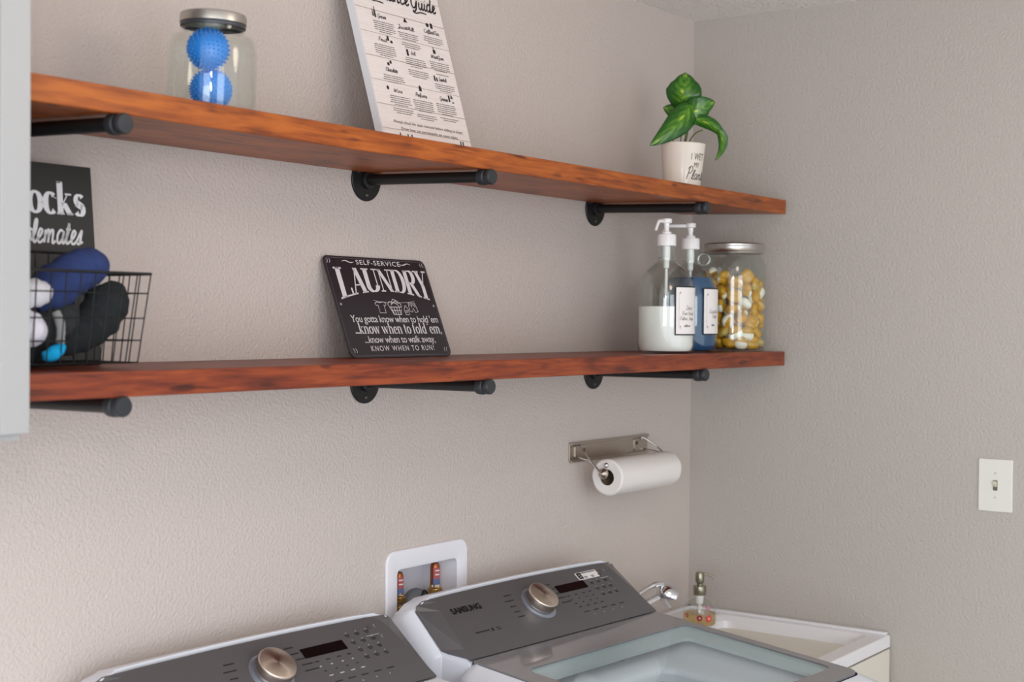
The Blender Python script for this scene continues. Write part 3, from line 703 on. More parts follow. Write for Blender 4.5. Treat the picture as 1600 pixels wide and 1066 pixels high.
# ================================================================= PUMP BOTTLES
def bottle(lab, loc, liqM, level, az_view, spout_dir, label_a0, has_handle_ang, label_edge=.0028, r=.0685, text=True):
    t = thing('pump_bottle', lab, 'bottle', loc, (0, 0, 0), 'glass pump bottles on the lower shelf')
    prof = [(0, .004), (r*.8, 0), (r*.93, .003), (r, .016), (r, .135), (r*.985, .152), (r*.93, .170), (r*.82, .187), (r*.66, .202), (r*.46, .213), (.0225, .219), (.0215, .222), (.0235, .224), (.0235, .228), (.0205, .230), (.0195, .250), (.0185, .262)]
    inn = [(x-.003 if x > .01 else 0, z+(.003 if z < .02 else 0)) for x, z in reversed(prof)]
    b_ = MB().lathe(prof+inn, 56, cap=False); b_.build('glass_body', M_bglass, t)
    # liquid
    lp = []
    for x, z in prof[:-1]:
        z2 = z+.0035 if z < .02 else z
        if z2 < level: lp.append((max(x-.0034, 0), z2))
        else:
            (xa, za) = lp[-1]; k = (level-za)/max(z2-za, 1e-6); lp.append((xa+(max(x-.0034, 0)-xa)*k, level)); break
    lp.append((0, level))
    MB().lathe(lp, 48, cap=False).build('liquid', liqM, t)
    # ring handle on the neck
    a = has_handle_ang; d_ = Vector((math.cos(a), math.sin(a), 0))
    c = d_*.034+Vector((0, 0, .232)); pts = [c+d_*.0145*math.cos(q)+Vector((0, 0, .0145*math.sin(q))) for q in [2*PI*i/20 for i in range(20)]]
    MB().tube(pts, .0036, 10, closed=True).build('ring_handle', thin_glass('handle_glass', (236, 240, 238), 0, base=.16), t)
    # dip tube and collar sleeve inside the neck
    MB().lathe([(.0092, .2625), (.0092, .226), (.0072, .222), (.0068, .205), (.0035, .203), (.0035, .02)], 20).build('dip_tube', M_pump, t)
    # pump
    cl = MB(); n = 56; rings = []
    for rr, z in ((.0215, .2575), (.0225, .2585), (.0225, .283), (.0212, .285), (.0105, .285)):
        rings.append([((rr+(.0005 if (i % 2 and z < .284) else 0))*math.cos(2*PI*i/n), (rr+(.0005 if (i % 2 and z < .284) else 0))*math.sin(2*PI*i/n), z) for i in range(n)])
    cl.loft(rings, cap0=True, cap1=True)
    cl.lathe([(.0105, .2848), (.0118, .2855), (.0118, .291), (.0100, .292), (.0062, .2925), (.0055, .306)], 28)
    cl.build('collar', M_pump, t)
    hd = MB().lathe([(.0052, .300), (.0068, .304), (.0070, .311), (.0125, .3125), (.0130, .3215), (.0118, .323), (0, .3232)], 28)
    sa = spout_dir; sd = Vector((math.cos(sa), math.sin(sa), 0)); zc = Vector((0, 0, .3165))
    ex = .024 if 'rear' in lab else 0
    hd.tube([zc+sd*.008, zc+sd*(.026+ex)+Vector((0, 0, .0)), zc+sd*(.036+ex)-Vector((0, 0, .0020)), zc+sd*(.042+ex)-Vector((0, 0, .011)), zc+sd*(.049+ex*.9)-Vector((0, 0, .024))], [.0052, .0048, .0044, .0038, .0034], 12)
    hd.build('pump_head', M_pump, t)
    # wrapped paper label
    a0 = label_a0; dA = R(72); lb = MB(); ns = 16
    def patch(mb, a_0, a_1, z_0, z_1, rr, mi=0):
        vs = []
        for i in range(ns+1):
            a_ = a_0+(a_1-a_0)*i/ns
            vs += [(rr*math.cos(a_), rr*math.sin(a_), z_0), (rr*math.cos(a_), rr*math.sin(a_), z_1)]
        mb.add(vs, [(2*i, 2*i+2, 2*i+3, 2*i+1) for i in range(ns)], mi, True)
    z0, z1 = .047, .168-.0; z1 = .166 if False else .160
    z0l, z1l = .047, .157
    e = label_edge/r*1.0
    patch(lb, a0, a0+dA, z0l-.003, z1l+.003, r+.0004, 1); patch(lb, a0+e, a0+dA-e, z0l, z1l, r+.0008, 0)
    lbo = lb.build('paper_label', [M_label, M_txt], t)
    tx = MB(); rr = r+.0012
    def wv(v): return (rr*math.cos(a0+v[0]/r), rr*math.sin(a0+v[0]/r), v[1])
    wl = dA*r
    for pts in (rrect(.010, z0l+.012, wl-.010, z1l-.010, .006, 3),):
        bb = MB().ribbon(pts, .0004, closed=True); tx.add([wv(v) for v in bb.v], bb.f, 1)
    for sx_, sy_ in ((.012, z1l-.014), (wl-.014, z1l-.014), (.012, z0l+.017), (wl-.014, z0l+.017)):
        bb = MB().ribbon([(sx_, sy_), (sx_+.002, sy_+.0025), (sx_+.0022, sy_-.002)], .0012); tx.add([wv(v) for v in bb.v], bb.f)
    if text:
        for s_, yy, xx, sc in text:
            x = xx
            for c_ in s_:
                if c_ == ' ': x += .3*sc; continue
                wd, st = SCR[c_]
                script(tx, st, x, yy, sc, sc*1.0, .0006, 0, warp=lambda v: wv(v), slant=.2); x += wd*sc
    tx.build('label_lettering', [M_txt, M_txtg], lbo)
    return t
th1 = R(29.5)   # view azimuth towards these bottles
view_back = th1+PI   # direction from bottle to camera
# angle of a surface normal turned k degrees to the camera's right of the direction facing the camera
turn = lambda k: view_back+R(k)
bottle('front clear pump bottle half full of white liquid with a black-edged label', (-.547, -.229, ZL+.0002), M_liqw, .112, th1, turn(-32), turn(18), turn(180), text=[('Dear', .104, .030, .0105), ('Fine Hand', .092, .018, .0085), ('Fabric Soap', .080, .012, .0085), ('softener', .064, .024, .006)])
bottle('rear glass pump bottle full of dark blue liquid beside the pod jar', (-.375, -.200, ZL+.0002), M_liqb, .186, th1, turn(-84), turn(27), turn(80), text=[('Laundry', .098, .018, .0100), ('Soap', .086, .028, .0100), ('deter', .066, .026, .006)])

# ================================================================= POD JAR
pj = Vector((-.148, -.205, ZL+.0002)); rj = .087
t = thing('glass_jar', 'large clear glass jar with ribbed silver lid holding yellow laundry pods', 'jar', pj)
def jp(r, h, rn):
    return [(0, .003), (r*.8, 0), (r*.93, .003), (r, .018), (r*1.0, .045), (r*.975, .06), (r*.985, .075), (r*.97, .10), (r*.985, .125), (r*.985, .155), (r*1.0, .185), (r*.99, .215), (r*.95, .232), (rn+.003, .246), (rn, .25), (rn, h)]
pr = jp(rj, .268, .072); inn = [(max(x-.0035, 0), z+(.004 if z < .02 else 0)) for x, z in reversed(pr)]
MB().lathe(pr+inn, 64, cap=False).build('jar_body', M_glass, t)
MB().lathe([(.0735, 0), (.0775, .0005), (.0785, .003), (.0775, .0055), (.0765, .007), (.0765, .018), (.0775, .020), (.0775, .0235), (.0745, .0265), (.069, .0272), (.066, .0262), (0, .0262)], 72, X=T(0, 0, .2555)).build('lid', M_lidm, t)
# embossed writing-like bumps are not readable in the photo and are left out
def pods():
    rp = .0176; n = 118; rc = rj-.0055-rp
    rnd = random.Random(11); P = []
    for i in range(n):
        a = rnd.random()*2*PI; q = math.sqrt(rnd.random())*rc
        P.append(Vector((q*math.cos(a), q*math.sin(a), rp+.005+rnd.random()*.21)))
    for it in range(420):
        for p in P: p.z -= .0007
        for i in range(n):
            for j in range(i+1, n):
                d_ = P[j]-P[i]; l = d_.length
                if 1e-6 < l < 2*rp: c = d_*((2*rp-l)/l*.5); P[i] -= c; P[j] += c
        for p in P:
            q = math.hypot(p.x, p.y)
            if q > rc: p.x *= rc/q; p.y *= rc/q
            p.z = max(p.z, rp+.0055)
    # pillow with two chambers: yellow and white
    def pod(mats):
        b_ = MB(); nu, nv = 20, 12
        vs = []; 
        for j in range(nv+1):
            ph = PI*j/nv
            for i in range(nu):
                a = 2*PI*i/nu; sq = (abs(math.cos(a))**4+abs(math.sin(a))**4)**(-.25)
                rr = math.sin(ph)**.8*rp*1.02*min(sq, 1.12)
                z = math.cos(ph)*rp*.66*(1+.18*math.cos(2*a)*math.sin(ph))
                x = rr*math.cos(a)
                if abs(x) < .002: z *= .82
                vs.append((x, rr*math.sin(a), z))
        fs = []; mi = []
        for j in range(nv):
            for i in range(nu):
                k = (i+1) % nu; fs.append((j*nu+i, (j+1)*nu+i, (j+1)*nu+k, j*nu+k)); mi.append(1 if (nu*.25 < i+.5 < nu*.75 and j < nv*.62) else 0)
        b_.add(vs, fs, 0, True); b_.mi = mi
        return b_.build('laundry_pod', mats)
    protos = [pod([M_pod_y, M_pod_w]), pod([M_pod_y, M_pod_c]), pod([M_pod_y, M_pod_y])]
    used = [False]*3
    for i, p in enumerate(P):
        k = rnd.choice((0, 0, 0, 1, 2)); o = protos[k]
        if used[k]: o = o.copy(); COL.objects.link(o)
        used[k] = True
        o.location = pj+p; o.rotation_euler = (rnd.random()*6.28, rnd.random()*6.28, rnd.random()*6.28)
        tag(o, 'glossy yellow and white laundry pod inside the large glass jar', 'laundry pod', 'laundry pods in the glass jar')
pods()

# ================================================================= PLANT
px_, py_ = -.447, -.213
pb = Vector(us(px_, py_))
pc = Vector((px_, py_, 0))
tcm = Vector((-math.cos(R(29)), -math.sin(R(29)), 0)); rgt = Vector((math.sin(R(29)), -math.cos(R(29)), 0))
t = thing('potted_plant', 'green heart-leaved plant in a cream pot at the right end of the upper shelf', 'plant', pb, (0, 0, 0))
zrim = 2.1485-pb[2]
pt = MB().lathe([(0, 0.001), (.042, 0.001), (.0455, .004), (.0545, zrim-.003), (.0555, zrim-.001), (.0545, zrim), (.052, zrim-.001), (.0505, zrim-.006), (.0445, .02), (0, .018)], 64, cap=False)
pot = pt.build('pot', M_pot, t); pot.rotation_euler = (TU, 0, 0)
MB().lathe([(0, zrim-.010), (.030, zrim-.0095), (.0495, zrim-.012)], 32, cap=False).build('soil', M_soil, t)
# pot lettering, turned to the camera's right
txp = MB(); va = R(29)+PI
def pw(v, k0=R(10)):
    z = v[1]; rr = .0455+(.0545-.0455)*(z/zrim)+.0006; a = va+k0+v[0]/.05
    return (rr*math.cos(a), rr*math.sin(a), z)
put_text(txp, 'I WET', .012, zrim-.042, .038, .0165, 0, warp=pw, bold=.0, spacing=1.1)
put_text(txp, 'MY', .021, zrim-.060, .016, .0120, 0, warp=pw)
xx = .001
for c_, w_ in (('P', .022), ('l', .022), ('a', .021), ('n', .021), ('t', .022), ('s', .02)):
    wd, st = SCR[c_]; script(txp, st, xx, zrim-.089, .022, .031 if c_ == 'P' else .023, .0017, warp=pw, slant=.3); xx += wd*.0225
txp.build('pot_lettering', M_txt, pot)
def L3(px, py, dep=0):   # local position: px,py are offsets as read against the pot, in thousandths of 1.58 m
    return rgt*((px-1065)*.00159)+tcm*dep+Vector((0, 0, zrim+(224-py)*.00159))
def leaf(Bp, Mp, Tp, hw, side, Mx=None, fold=.25, droop=0, heart=True):
    nt, ns = 22, 10; B_, M_, T_ = L3(*Bp), L3(*Mp), L3(*Tp); vs = []; uvs = []
    sd = side.normalized()
    for i in range(nt+1):
        u = i/nt; c = B_*(1-u)**2+M_*2*u*(1-u)+T_*u*u; tg = ((M_-B_)*(1-u)+(T_-M_)*u).normalized()
        s_ = (sd-tg*sd.dot(tg)).normalized(); nn = s_.cross(tg)
        if nn.dot(tcm) < 0: nn = -nn
        wd = hw*(math.sin(PI*min(1, u**.62))**.72 if u < 1 else 0)
        for j in range(ns+1):
            q = -1+2*j/ns
            back = (.16*hw*(abs(q)**1.5)*(1-u)**6*2.2) if heart else 0
            ridge = .035*hw*math.sin(u*26-abs(q)*9)*abs(q)
            p = c+s_*wd*q-tg*back*2.0-nn*(fold*wd*abs(q)**1.3)+nn*(ridge+droop*0)
            vs.append(p); uvs.append((j/ns, u))
    fs = [(i*(ns+1)+j, i*(ns+1)+j+1, (i+1)*(ns+1)+j+1, (i+1)*(ns+1)+j) for i in range(nt) for j in range(ns)]
    b_ = MB().add(vs, fs, 0, True); o = b_.build('leaf', Mx or M_leaf, t, solid=.0007)
    uvl = o.data.uv_layers.new(name='UVMap')
    for pol in o.data.polygons:
        for li in pol.loop_indices: uvl.data[li].uv = uvs[o.data.loops[li].vertex_index]
    return o
sv = lambda r_, u_, d_=0: rgt*r_+Vector((0, 0, u_))+tcm*d_
leaf((1064, 156, .005), (1068, 138, .022), (1069, 113, -.006), .045, sv(1, -.38, .2), fold=.15)
leaf((1074, 184, -.012), (1056, 172, -.006), (1035, 165, -.028), .026, sv(.3, 1, .1), fold=.1)
leaf((1072, 180, .010), (1094, 170, .030), (1115, 160, .0), .033, sv(.3, 1, .1), fold=.12)
leaf((1076, 168, .018), (1066, 198, .058), (1016, 231, .062), .032, sv(.8, -.62, -.1), fold=.30)
leaf((1078, 187, .012), (1118, 190, .034), (1131, 224, .028), .0155, sv(.35, 1, .2), fold=.3, heart=False)
leaf((1120, 204, .032), (1136, 226, .030), (1115, 252, .032), .0125, sv(1, .15, .4), fold=.25, heart=False)
leaf((1048, 197, .006), (1046, 183, .006), (1053, 168, .0), .0065, sv(1, .1), Mx=M_leafp, fold=.4, heart=False)
st = MB()
def stem(pts, r=.0013): st.tube(smooth([L3(*p) for p in pts], 5), r, 8)
stem([(1062, 236, -.01), (1064, 200, -.006), (1064, 170, 0), (1064, 156, .005)])
stem([(1066, 236, -.012), (1072, 210, -.014), (1074, 184, -.012)])
stem([(1066, 236, .0), (1071, 205, .004), (1072, 180, .01)])
stem([(1068, 236, .006), (1074, 205, .012), (1076, 168, .018)])
stem([(1071, 236, .004), (1078, 218, .012), (1086, 209, .024), (1096, 205, .030)], .0017)
stem([(1058, 236, .0), (1050, 215, .004), (1048, 197, .006)])
st.build('stem', M_stem, t)
tt = thing('glass_dish', 'tiny clear glass dish just left of the plant pot', 'dish', us(-.475, -.105), (TU, 0, 0))
MB().lathe([(0, 0.0003), (.010, .0003), (.016, .006), (.018, .020), (.0165, .020), (.0145, .007), (.009, .003), (0, .003)], 32, cap=False).build('bowl', thin_glass('dish_glass', (206, 214, 208), .05, base=.1), tt)

# ================================================================= PAPER TOWEL HOLDER
def towel():
    t = thing('towel_holder', 'brushed metal paper towel holder screwed to the wall', 'towel holder', (-.431, 0, 1.3875))
    W_, H_ = .188, .0245; X = RX(R(90))
    pl = MB(); pl.prism(rrect(-W_, -H_, W_, H_, .004, 4), .0005, .004, X=X)
    pl.prism(rrect(-W_, H_-.006, W_, H_, .002, 3), .004, .010, X=X); pl.prism(rrect(-W_, -H_, W_, -H_+.006, .002, 3), .004, .010, X=X)
    pl.build('wall_plate', M_nickel, t, bevel=.001)
    for sx_ in (-1, 1):
        tb = MB(); tb.prism(rrect(sx_*.142-.025, -.0165, sx_*.142+.025, .0165, .006, 4), .004, .0065, X=X)
        tb.build('end_plate', M_nickel, t, bevel=.0008)
        s_ = MB(); s_.lathe([(.0045, 0), (.004, .002), (0, .0022)], 16, X=T(sx_*.128, -.0068, .004) @ X); s_.build('screw', M_screw, t)
        a = MB(); xe = sx_*.172; zc_ = -.047
        c = [Vector((sx_*.148, -.007, .014)), Vector((sx_*.155, -.014, .015)), Vector((xe, -.05, -.012)), Vector((xe+sx_*.004, -.082, zc_+.004)), Vector((xe, -.092, zc_)), Vector((xe, -.090, zc_-.004)), Vector((sx_*.168, -.055, -.022)), Vector((sx_*.158, -.014, -.014)), Vector((sx_*.150, -.007, -.013))]
        a.tube(smooth(c, 6), .0022, 8); a.build('wire_arm', M_chrome, t)
        k = MB(); Xk = T(sx_*.166, -.090, zc_) @ RY(R(90)*sx_)
        k.lathe([(0, -.004), (.010, -.003), (.013, .001), (.0135, .004), (.0125, .007), (.006, .013), (.004, .0155), (0, .016)], 32, X=Xk); k.build('end_knob', M_nickel, t)
    k = MB().lathe([(.0065*math.sin(PI*i/10), -.0065*math.cos(PI*i/10)) for i in range(11)], 20, X=T(-.160, -.092, zc_+.020)); k.build('ball_knob', M_chrome, t)
    r_ = thing('paper_towel_roll', 'white paper towel roll on the wall holder', 'paper towels', (-.431, -.090, 1.3875-.047-.0105))
    x0, x1 = -.152, .142; ro, ri = .0445, .0195
    b_ = MB(); n = 64; Y = RY(R(90))
    bump_ = lambda a: 1+.008*math.sin(3*a)+.006*math.sin(7*a+1)
    def ring(rr, x, k=1): return [(x, rr*(bump_(2*PI*i/n) if k else 1)*math.cos(2*PI*i/n), rr*(bump_(2*PI*i/n) if k else 1)*math.sin(2*PI*i/n)) for i in range(n)]
    b_.loft([ring(ri, x0, 0), ring(ro-.004, x0-.001), ring(ro, x0+.003), ring(ro, x1-.003), ring(ro-.004, x1+.001), ring(ri, x1, 0)])
    b_.build('paper', M_paper, r_)
    c_ = MB(); c_.loft([ring(ri+.0002, x0+.002, 0), ring(ri+.0002, x1-.002, 0)]); c_.loft([ring(ri-.0015, x0+.002, 0), ring(ri-.0015, x1-.002, 0)]); c_.build('core', M_card, r_)
towel()

# ================================================================= WASHER SUPPLY BOX
def supply():
    t = thing('supply_box', 'white plastic washer water supply box set in the wall behind the washer', 'supply box', (0, 0, 0))
    X = RX(R(90)); b_ = MB(); ox0, ox1, oz0, oz1 = -1.305, -1.031, .925, 1.228
    outer = rrect(ox0, oz0, ox1, oz1, .026, 8); inner = rrect(hx0+.0025, hz0+.0025, hx1-.0025, hz1-.0025, .012, 8)
    def rg(poly, y, grow=0): return [(x, y, z) for x, z in poly]
    mid_o = rrect(ox0+.002, oz0+.002, ox1-.002, oz1-.002, .025, 8); mid_i = rrect(hx0+.0-.002, hz0-.002, hx1+.002, hz1+.002, .013, 8)
    b_.loft([rg(outer, -.0004), rg(outer, -.004), rg(mid_o, -.0062), rg(mid_i, -.0062), rg(inner, -.004), rg(inner, .088)], cap1=True)
    b_.build('housing', mat('box_plastic', (238, 236, 242), .35), t)
    for k, (x, y, zt_) in enumerate(((-1.207, .045, 1.172), (-1.083, .045, 1.176))):
        v = thing('water_valve', ('left' if k == 0 else 'right')+' copper water valve with red and blue label in the supply box', 'valve', (x, y, .985), group='water valves in the supply box')
        h = zt_-.985
        MB().lathe([(.0105, 0), (.0105, h-.01), (.008, h-.003), (0, h)], 24).build('copper_tube', M_copper, v)
        wb = MB()
        a_c = R(36)+PI+R(38)
        for mi, (za, zb_) in enumerate(((h-.036, h-.012), (h-.085, h-.036))):
            vs = []
            for i in range(11):
                a = a_c-R(55)+R(110)*i/10; vs += [(.0109*math.cos(a), .0109*math.sin(a), za), (.0109*math.cos(a), .0109*math.sin(a), zb_)]
            wb.add(vs, [(2*i, 2*i+2, 2*i+3, 2*i+1) for i in range(10)], mi, True)
        # printed marks on the wrap
        for za, zb_, mi in ((h-.020, h-.017, 2), (h-.029, h-.026, 2), (h-.060, h-.050, 2)):
            vs = []
            for i in range(7):
                a = a_c-R(30)+R(60)*i/6; vs += [(.0112*math.cos(a), .0112*math.sin(a), za), (.0112*math.cos(a), .0112*math.sin(a), zb_)]
            wb.add(vs, [(2*i, 2*i+2, 2*i+3, 2*i+1) for i in range(6)], mi, True)
        wb.build('wrap_label', [M_red, M_blue, M_label], v)
        hx = MB(); hx.lathe([(.0, .100), (.0150, .1005), (.0150, .112), (.0120, .1135), (.0120, .118), (.0165, .1185), (.0165, .132), (.0125, .1345), (.0115, .142)], 6, smooth=False)
        hx.lathe([(.013, .0), (.013, .100)], 20); hx.build('brass_nut', M_brass, v, bevel=.0012)
        o = v
    d_ = thing('drain_hose', 'grey drain hose hooked into the supply box', 'hose', (0, 0, 0))
    pts = smooth([(-1.185, .050, .975), (-1.182, .048, 1.06), (-1.172, .046, 1.097), (-1.150, .045, 1.110), (-1.128, .045, 1.097), (-1.120, .046, 1.06), (-1.119, .05, .975)], 10)
    MB().tube(pts, [.0165+(.0008 if i % 2 else 0) for i in range(len(pts))], 18).build('hose', M_hose, d_)
    MB().tube(smooth([(-1.150, .030, 1.108), (-1.140, .030, 1.118), (-1.128, .034, 1.116), (-1.120, .036, 1.095)], 5), .004, 8).build('hose_clip', M_iron, d_)
supply()

# ================================================================= WASHER AND DRYER
def machine(name, lab, cat, O, rot, glass):
    """local x along the hinge, y to the wall, z up; origin at the left end of the hinge line"""
    t = thing(name, lab, cat, (O[0], O[1], 0), (0, 0, rot)); KS = .9711; t.scale = (KS, KS, KS); zh = O[2]/KS
    W0, mg, mo = .668, .020, .040; slope = -.056/.517
    zl = lambda y: zh+slope*(-y)
    hz, hy = .108, .140      # console rise and run
    # --- body
    b_ = MB(); yb, yf = .20, -.60
    xa, xb = -mo, W0+mo
    def ring(z, ins=0, r=.03, yb_=.205): return [(x, y, z) for x, y in rrect(xa+ins, yf+ins, xb-ins, yb_, r, 5)]
    zf = zh-.12
    b_.loft([ring(.02, .006), ring(.03, 0), ring(zf, 0)], smooth=False, cap0=True)
    # sloping lid frame around the lid panel
    def zs(x, y, d_): return zl(y)-d_
    outer = rrect(xa, yf, xb, .02, .045, 6)
    mid = rrect(xa+.006, yf+.006, xb-.006, .02, .040, 6)
    mid2 = rrect(xa+.018, yf+.018, xb-.018, .012, .036, 6)
    inn = rrect(-.001, -.531, W0+.001, .004, .030, 6)
    low = [(x, y, zf) for x, y in outer]
    yy = lambda y: min(y, 0)
    rings = [low, [(x, y, zl(yy(y))-.040) for x, y in outer], [(x, y, zl(yy(y))-.030) for x, y in mid], [(x, y, zl(yy(y))-.018) for x, y in mid2], [(x, y, zl(yy(y))-.0035) for x, y in inn]]
    b_.loft(rings, smooth=True)
    b_.build('body', M_wenamel, t)
    # --- console shell: lofted profiles along x
    cs = MB()
    def prof(x, k, drop, push):
        # k 1 = full profile
        f0 = (0+push, zh-.004-drop)
        pts = [(.0+push, zh-.09), (.0+push, zh-.006-drop), (.0+push+.004, zh-.001-drop),
               (hy*k+push, zh+hz*k-drop+.001), (hy*k+push+.010, zh+hz*k-drop+.0065), (hy*k+push+.022, zh+hz*k-drop+.006), (.190, zh+hz*k-drop-.018), (.205, zh+hz*k-drop-.05), (.207, zh-.09)]
        return [(x, y, z) for y, z in pts]
    st_ = [(-.0445, .93, -.020*-1-.040, 0)]
    secs = [(-mg-.003, .80, .010, .040), (-mg, .86, .003, .036), (-mg+.004, .90, .0, .034)]
    def sec(x, y_f, z_f, y_t, z_t):
        pts = [(y_f-.001, zh-.115), (y_f-.001, zh+z_f-.012), (y_f, zh+z_f-.0015), (y_t, zh+z_t-.0015), (y_t+.004, zh+z_t+.0022), (y_t+.014, zh+z_t+.0018),
               (.192, zh+z_t-.008), (.204, zh+z_t-.028), (.208, zh-.115)]
        return [(x, y, z) for y, z in pts]
    dy_, dz_ = .0040, -.0050
    def rec(x, y_f, z_f, y_t, z_t):
        r_ = sec(x, y_f+dy_, z_f+dz_, y_t+dy_, z_t+dz_); q_ = sec(x, y_f, z_f, y_t, z_t)
        return r_[:4]+q_[4:]
    L_ = [sec(-mo-.001, .086, -.02, .158, .056), sec(-mo+.002, .080, -.008, .152, .068), sec(-mo+.010, .073, .004, .146, .078), sec(-mg-.001, .065, .0125, .140, .0855), rec(-mg+.0015, .062, .0120, .138, .085),
          rec(0, .0, .0, hy-.006, hz-.010), rec(.022, 0, 0, hy-.004, hz-.0045), rec(.030, 0, 0, hy-.001, hz-.0008)]
    N_ = 10
    mids = [rec(.03+(W0-.06)*i/N_, 0, 0, hy+.004*math.sin(PI*i/N_), hz+.0031*math.sin(PI*i/N_)) for i in range(1, N_)]
    Rr_ = [[(W0-x, y, z) for x, y, z in s_] for s_ in reversed(L_)]
    allr = L_+mids+Rr_
    cs.loft([[tuple(p) for p in r_] for r_ in allr], smooth=True, cap0=True, cap1=True)
    cs.build('console_housing', M_wenamel, t, bevel=.004, seg=3)
    # --- grey console panel with a folded facet at each end
    cp = MB()
    ln_ = math.hypot(hy, hz); ux = Vector((1, 0, 0)); uy = Vector((0, hy/ln_, hz/ln_)); un = Vector((0, -hz/ln_, hy/ln_))
    Xc = Matrix((ux, uy, un)).transposed().to_4x4(); Xc.translation = Vector((0, 0, zh))
    def pc_(u, s_, h=.0012): return Xc @ Vector((u, s_, h))
    tp = [(.044, .1705), (.060, .1722)]+[(.060+(W0-.12)*i/8, .1722+.004*math.sin(PI*i/8)) for i in range(1, 8)]+[(W0-.060, .1722), (W0-.044, .1705)]
    lft = [(0, .002), (.004, .03), (.022, .135), (.030, .160)]
    main = lft+tp+[(W0-u, s_) for u, s_ in reversed(lft)]
    cp.add([pc_(u, s_) for u, s_ in main], [tuple(reversed(range(len(main))))])
    inr = [pc_(u, s_) for u, s_ in lft+[(.044, .1705), (.060, .1722)]]
    otr = [Vector((-mg+.004, .052, zh+.0100)), Vector((-mg, .0655, zh+.0145)), Vector((-mg, .1370, zh+.0850)), Vector((-mg+.005, .1415, zh+.0945)), Vector((-mg+.022, .1415, zh+.1025)), pc_(.060, .1722)]
    n_ = len(inr)
    cp.add(inr+otr, [(i, i+1, n_+i+1, n_+i) for i in range(n_-1)])
    mir = [Vector((W0-p.x, p.y, p.z)) for p in inr+otr]
    cp.add(mir, [(i, n_+i, n_+i+1, i+1) for i in range(n_-1)])
    o = cp.build('console_panel', M_gray, t); cpo = o
    q = o.modifiers.new('s', 'SOLIDIFY'); q.thickness = .0045; q.offset = -1
    MB().box((.004, -.0030, zh-.009), (W0-.004, .0010, zh-.0016)).build('hinge_gap_shade', M_black, t)  # black strip added for the shade in the gap between console and lid
    # --- knob
    kx, ky = .312, .098
    MB().lathe([(.0445, .0), (.0445, .0012), (.038, .0035), (0, .0035)], 56, X=Xc @ T(kx, ky, .0012)).build('knob_glow_ring', mat('knob_glow_ring', (150, 156, 170), .2, .5), t)  # added ring whose pale blue paints the glow reflected around the knob
    kn = MB().lathe([(.033, 0), (.0345, .001), (.0345, .003), (.0365, .0035), (.0372, .006), (.0372, .022), (.0362, .0245), (.0345, .0255), (0, .0262)], 64)
    k_ = kn.build('knob', M_knob, t); k_.matrix_local = Xc @ T(kx, ky, .0047)
    # --- display, marks, logo, sticker
    MB().prism(rrect(.404, .111, .512, .1335, .0015, 3), .0013, .0022, X=Xc).build('display', M_black, t)
    lk = MB(); rnd = random.Random(5 if glass else 9)
    def dash(u, s_, w_, h=.0022, mi=0): lk.box((u, s_, .0014), (u+w_, s_+h, .0020), mi, Xc)
    for i, s_ in enumerate((.136, .123, .109, .096, .084)):
        u = .236-.006*i; w_ = (.024, .03, .018, .020, .022)[i] if i < 5 else .02
        u += (0, -.004, .006, .010, .016)[i]
        dash(u-.008, s_-.004*i*.6, w_); 
    for i, s_ in enumerate((.141, .126, .112, .098, .084)):
        dash(.372+.002*i+(0, .004, .006, .008, .004)[i], s_, (.022, .02, .022, .026, .034)[i])
    for c, u in enumerate((.418, .446, .474, .50)):
        for k in range(4):
            dash(u+k*.003, .098-k*.012, .005 if k % 3 else .010, .002, 1 if (not glass and k % 2) else 0)
    for r_ in range(4):
        for c in range(3):
            u = .526+c*.026+r_*.003; dash(u, .140-r_*.019, .012, .002); dash(u+.002, .1365-r_*.019, .009, .0016)
            dash(u+.006, .1455-r_*.019, .0018, .0018, 1)
    for k in range(5): dash(.430+k*.034, .046, .018, .002); 
    for k in range(4): dash(.455+k*.036, .034, .0022, .0022, 1)
    dash(.575, .128, .034, .0008, 1)
    for k in range(2):
        lk.ribbon([(.597+.004*math.cos(R(a)), .148-.028*k+.004*math.sin(R(a))) for a in range(0, 330, 30)], .0009, 0, Xc, .0016)
        lk.ribbon([(.612, .145-.028*k), (.612, .152-.028*k), (.615, .152-.028*k)], .0012, 1, Xc, .0016)
    if glass:
        dash(.067, .060, .044, .0028); lk.box((.118, .057, .0014), (.124, .065, .002), 0, Xc); dash(.134, .062, .012, .0016); dash(.134, .057, .014, .0016)
    lk.build('panel_marking', [M_ink, M_inkw], cpo)
    lg = MB()
    if glass:
        put_text(lg, 'SAMSUNG', .047, .1195, .094, .0150, 0, Xc, .0017, bold=.045, spacing=1.0)
        lg.build('brand_lettering', M_logo, cpo)
        sk = MB(); sk.prism(rrect(.503, .1345, .583, .1570, .002, 3), .0013, .0018, 0, Xc); sk.box((.5065, .137, .0016), (.5225, .1555, .0024), 1, Xc)
        sk.box((.524, .1525, .0016), (.578, .1545, .0024), 1, Xc)
        for k in range(2): sk.box((.510, .142+k*.006, .0020), (.518, .1430+k*.006, .0029), 0, Xc)
        sk.build('sticker', [M_label, M_logo], cpo)
    # --- lid
    u2 = Vector((0, -1, slope)).normalized(); Xl = Matrix((Vector((1, 0, 0)), -u2, Vector((1, 0, 0)).cross(-u2))).transposed().to_4x4(); Xl.translation = Vector((0, 0, zh))
    out = [(x, y) for x, y in rrect(.001, -.530, W0-.001, -.004, .026, 6)]
    # keep the two hinge corners nearly square
    out = [(x, y) for x, y in rrect(.001, -.530, W0-.001, -.002, .004, 6)][:14]+[(x, y) for x, y in rrect(.001, -.530, W0-.001, -.004, .030, 6)][14:]
